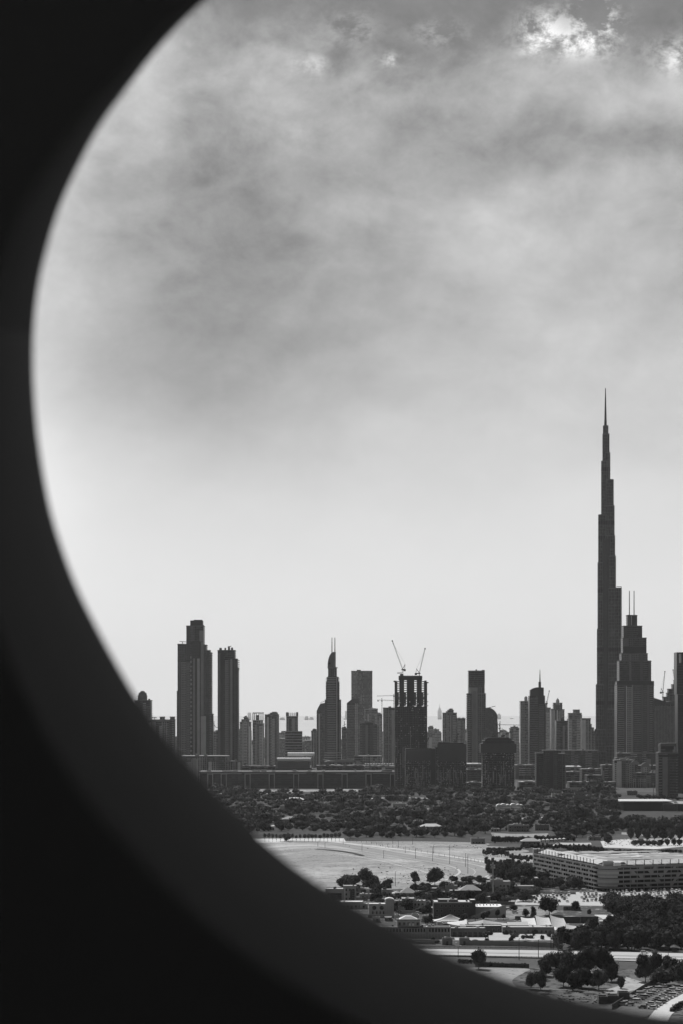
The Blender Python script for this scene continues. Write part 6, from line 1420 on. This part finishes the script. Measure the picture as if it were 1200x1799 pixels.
trow((855,1496),(915,1495), 12, 'round', 9, 8, 'clipped_tree', 'low tree right of the sand field end', 'low trees at the right end of the sand field')
trow((866,1481),(930,1481), 11, 'broad', 12, 13, 'bushy_tree', 'tree of the mounded group between clearing and canopies', 'trees of the mounded group by the clearing')
trow((940,1478),(1010,1478), 14, 'round', 10, 11, 'bushy_tree', 'dark tree in the row between the clearing and the gazebos', 'trees between the clearing and the gazebos')
trow((1000,1497),(1060,1499), 9, 'round', 11, 13, 'bushy_tree', 'dark tree in the group behind the garage, left part', 'trees behind the garage, left part')
trow((1050,1499),(1198,1498), 24, 'round', 9, 7, 'clipped_tree', 'low dark tree in the hedge-like row right behind the garage roof', 'hedge-like row behind the garage roof')
trow((1110,1486),(1200,1486), 8, 'round', 14, 12, 'bushy_tree', 'dark round tree on the lower edge of the bright sand plot', 'round trees below the sand plot')
trow((1100,1475),(1200,1476), 7, 'round', 20, 22, 'round_tree', 'full round tree in front of the flat-roofed hall', 'round trees in front of the flat-roofed hall')
trow((1050,1459),(1200,1462), 12, 'broad', 22, 20, 'bushy_tree', 'dark tree behind the grass plot at the right', 'trees behind the grass plot')
trow((850,1699),(925,1701), 20, 'shrub', 9, 9, 'hedge_bush', 'dark bush in the roadside hedge on the near side of the highway', 'bushes of the roadside hedge', cat='bush')
trow((805,1692),(850,1694), 7, 'shrub', 10, 9, 'hedge_bush', 'bush of the roadside hedge left of the lone tree', 'bushes at the left end of the roadside hedge', cat='bush')
trow((1180,1780),(1205,1765), 6, 'shrub', 15, 12, 'hedge_bush', 'pale leafy bush in the bottom right corner beside the dirt road', 'bushes in the bottom right corner', cat='bush')
trow((462,1480.2),(600,1479.2), 20, 'street', 8.5, 15, 'row_tree', 'tree of the straight row with bright gaps beneath, far edge of the sand field', 'tree row on the far edge of the sand field', lod='lo')
trow((1120,1404),(1195,1406), 9, 'round', 12, 9, 'bushy_tree', 'dark tree in front of the office building behind the flat roof', 'trees behind the flat-roofed hall', lod='lo')
# pale wall seen under the tree row
# the wood: nearest ones single, the rest one mass
rw = random.Random(77)
spots = []
py = 1391.0
while py < 1480:
    wpx = 13.5*F/gy(py)
    x0 = np.interp(py, [1391,1480], [330,440]); x1 = np.interp(py, [1391,1404,1405,1428,1429,1480], [1160,1160,1088,1088,1205,1205])
    px = x0+rw.uniform(0, wpx)
    while px < x1:
        d = rw.random()
        hole = (sin(px*.05+py*.31)+sin(px*.023-py*.17)) > 1.45 and d < .85
        clear = any(a-3 < px < b_+3 and yb-1 <= py <= yb+5 for (a, b_, yt, yb, lb, tn) in WR) or (440 < px < 605 and 1464 < py) or (605 < px < 860 and 1474 < py) or (858 < px < 972 and 1460 < py < 1474) or (px > 860 and py > 1474) or (px > 1085 and 1458 < py) or (px > 1086 and py < 1443) or (868 < px < 922 and 1417 < py < 1427) or (px < 692 and py < 1393.5) or abs(py-1443-4*sin(px*.05)) < 2.2 and 480 < px < 620 or abs(py-1422.5) < 2 and 705 < px < 830 or abs(py-1403.5) < 2 and (650 < px < 850 or 935 < px < 1075) or abs(py-1439) < 2 and 905 < px < 1000
        if not hole and not clear and d < .93: spots.append((px+rw.uniform(-2,2), py+rw.uniform(-1.2,1.2)))
        px += wpx*rw.uniform(.45, .85)
    py += 2.3*rw.uniform(.8,1.2)*(1+(py-1391)/160)
spots.sort(key=lambda p: -p[1])
near, far = spots[:260], spots[260:]
for (px, py_) in near:
    kd = rw.choice(['dome','dome','broad','round']); Y = gy(py_); x, y = ground_pt(px, py_)
    tree('wood_tree', kd, 'lo', rw.randrange(4), x, y, rw.choice([.8,1.0,1.2,1.5,2.0])*rw.uniform(.85,1.15), 'dark tree near the front edge of the wide wood before the city', 'front trees of the wide wood', rw.uniform(0,6.28))
VV = []; FF = []; n0 = 0
lo = {}
for kd in ('dome','round'):
    for v_ in range(3): 
        V_, F_ = crown(kd, 300+v_, 330, .85); lo[(kd, v_)] = (np.array(V_), F_)
for (px, py_) in far:
    V_, F_ = lo[(rw.choice(['dome','dome','round']), rw.randrange(3))]; a = rw.uniform(0,6.28); s_ = rw.choice([.6,.8,1,1,1.3,1.7])*rw.uniform(.85,1.15)*(1.0+.55*max(0,sin(px*.021+py_*.13)+sin(px*.047-py_*.21))); x, y = ground_pt(px, py_)
    Rm = np.array([[cos(a),-sin(a),0],[sin(a),cos(a),0],[0,0,1]])*s_
    VV.append(V_@Rm.T*np.array((1,1,rw.uniform(.8,1.1)))+np.array((x,y,0))); FF += [[q+n0 for q in f] for f in F_]; n0 += len(V_)
me = bpy.data.meshes.new('woodland'); me.from_pydata(np.vstack(VV).tolist(), [], FF); me.materials.append(m_leaf(.050, 'woodland_foliage', .8)); o = bpy.data.objects.new('woodland', me); col.objects.link(o); o['kind'] = 'stuff'
# scrub tufts on the sand
V1, F1 = crown('shrub', 5, 26, .8, core=True); V1 = np.array(V1); VV = []; FF = []; n0 = 0
for i in range(560):
    px, py_ = rw.gauss(rw.choice([640,740,800,690,830]), 28), rw.gauss(rw.choice([1545,1552,1486,1540,1530]), 5)
    if not (540 < px < 860 and 1483 < py_ < 1557): continue
    if py_ > 1500+ (px-560)*.14 and py_ < 1515 + (px-560)*.10: pass
    x, y = ground_pt(px, py_); 
    if i % 3 == 0: px, py_ = rw.uniform(1060, 1200), rw.uniform(1475,1488); x, y = ground_pt(px, py_)
    if i % 5 == 1: px, py_ = rw.uniform(930, 1080), rw.uniform(1742, 1765); x, y = ground_pt(px, py_)
    s_ = rw.uniform(.2,.55); VV.append(V1*s_*np.array((1.4,1.4,.6))+np.array((x,y,.3))); FF += [[q+n0 for q in f] for f in F1]; n0 += len(V1)
me = bpy.data.meshes.new('scrub_tufts'); me.from_pydata(np.vstack(VV).tolist(), [], FF); me.materials.append(LEAF[1]); o = bpy.data.objects.new('scrub_tufts', me); col.objects.link(o); o['kind'] = 'stuff'
print('cars', cnt, 'near', len(near), 'far', len(far))
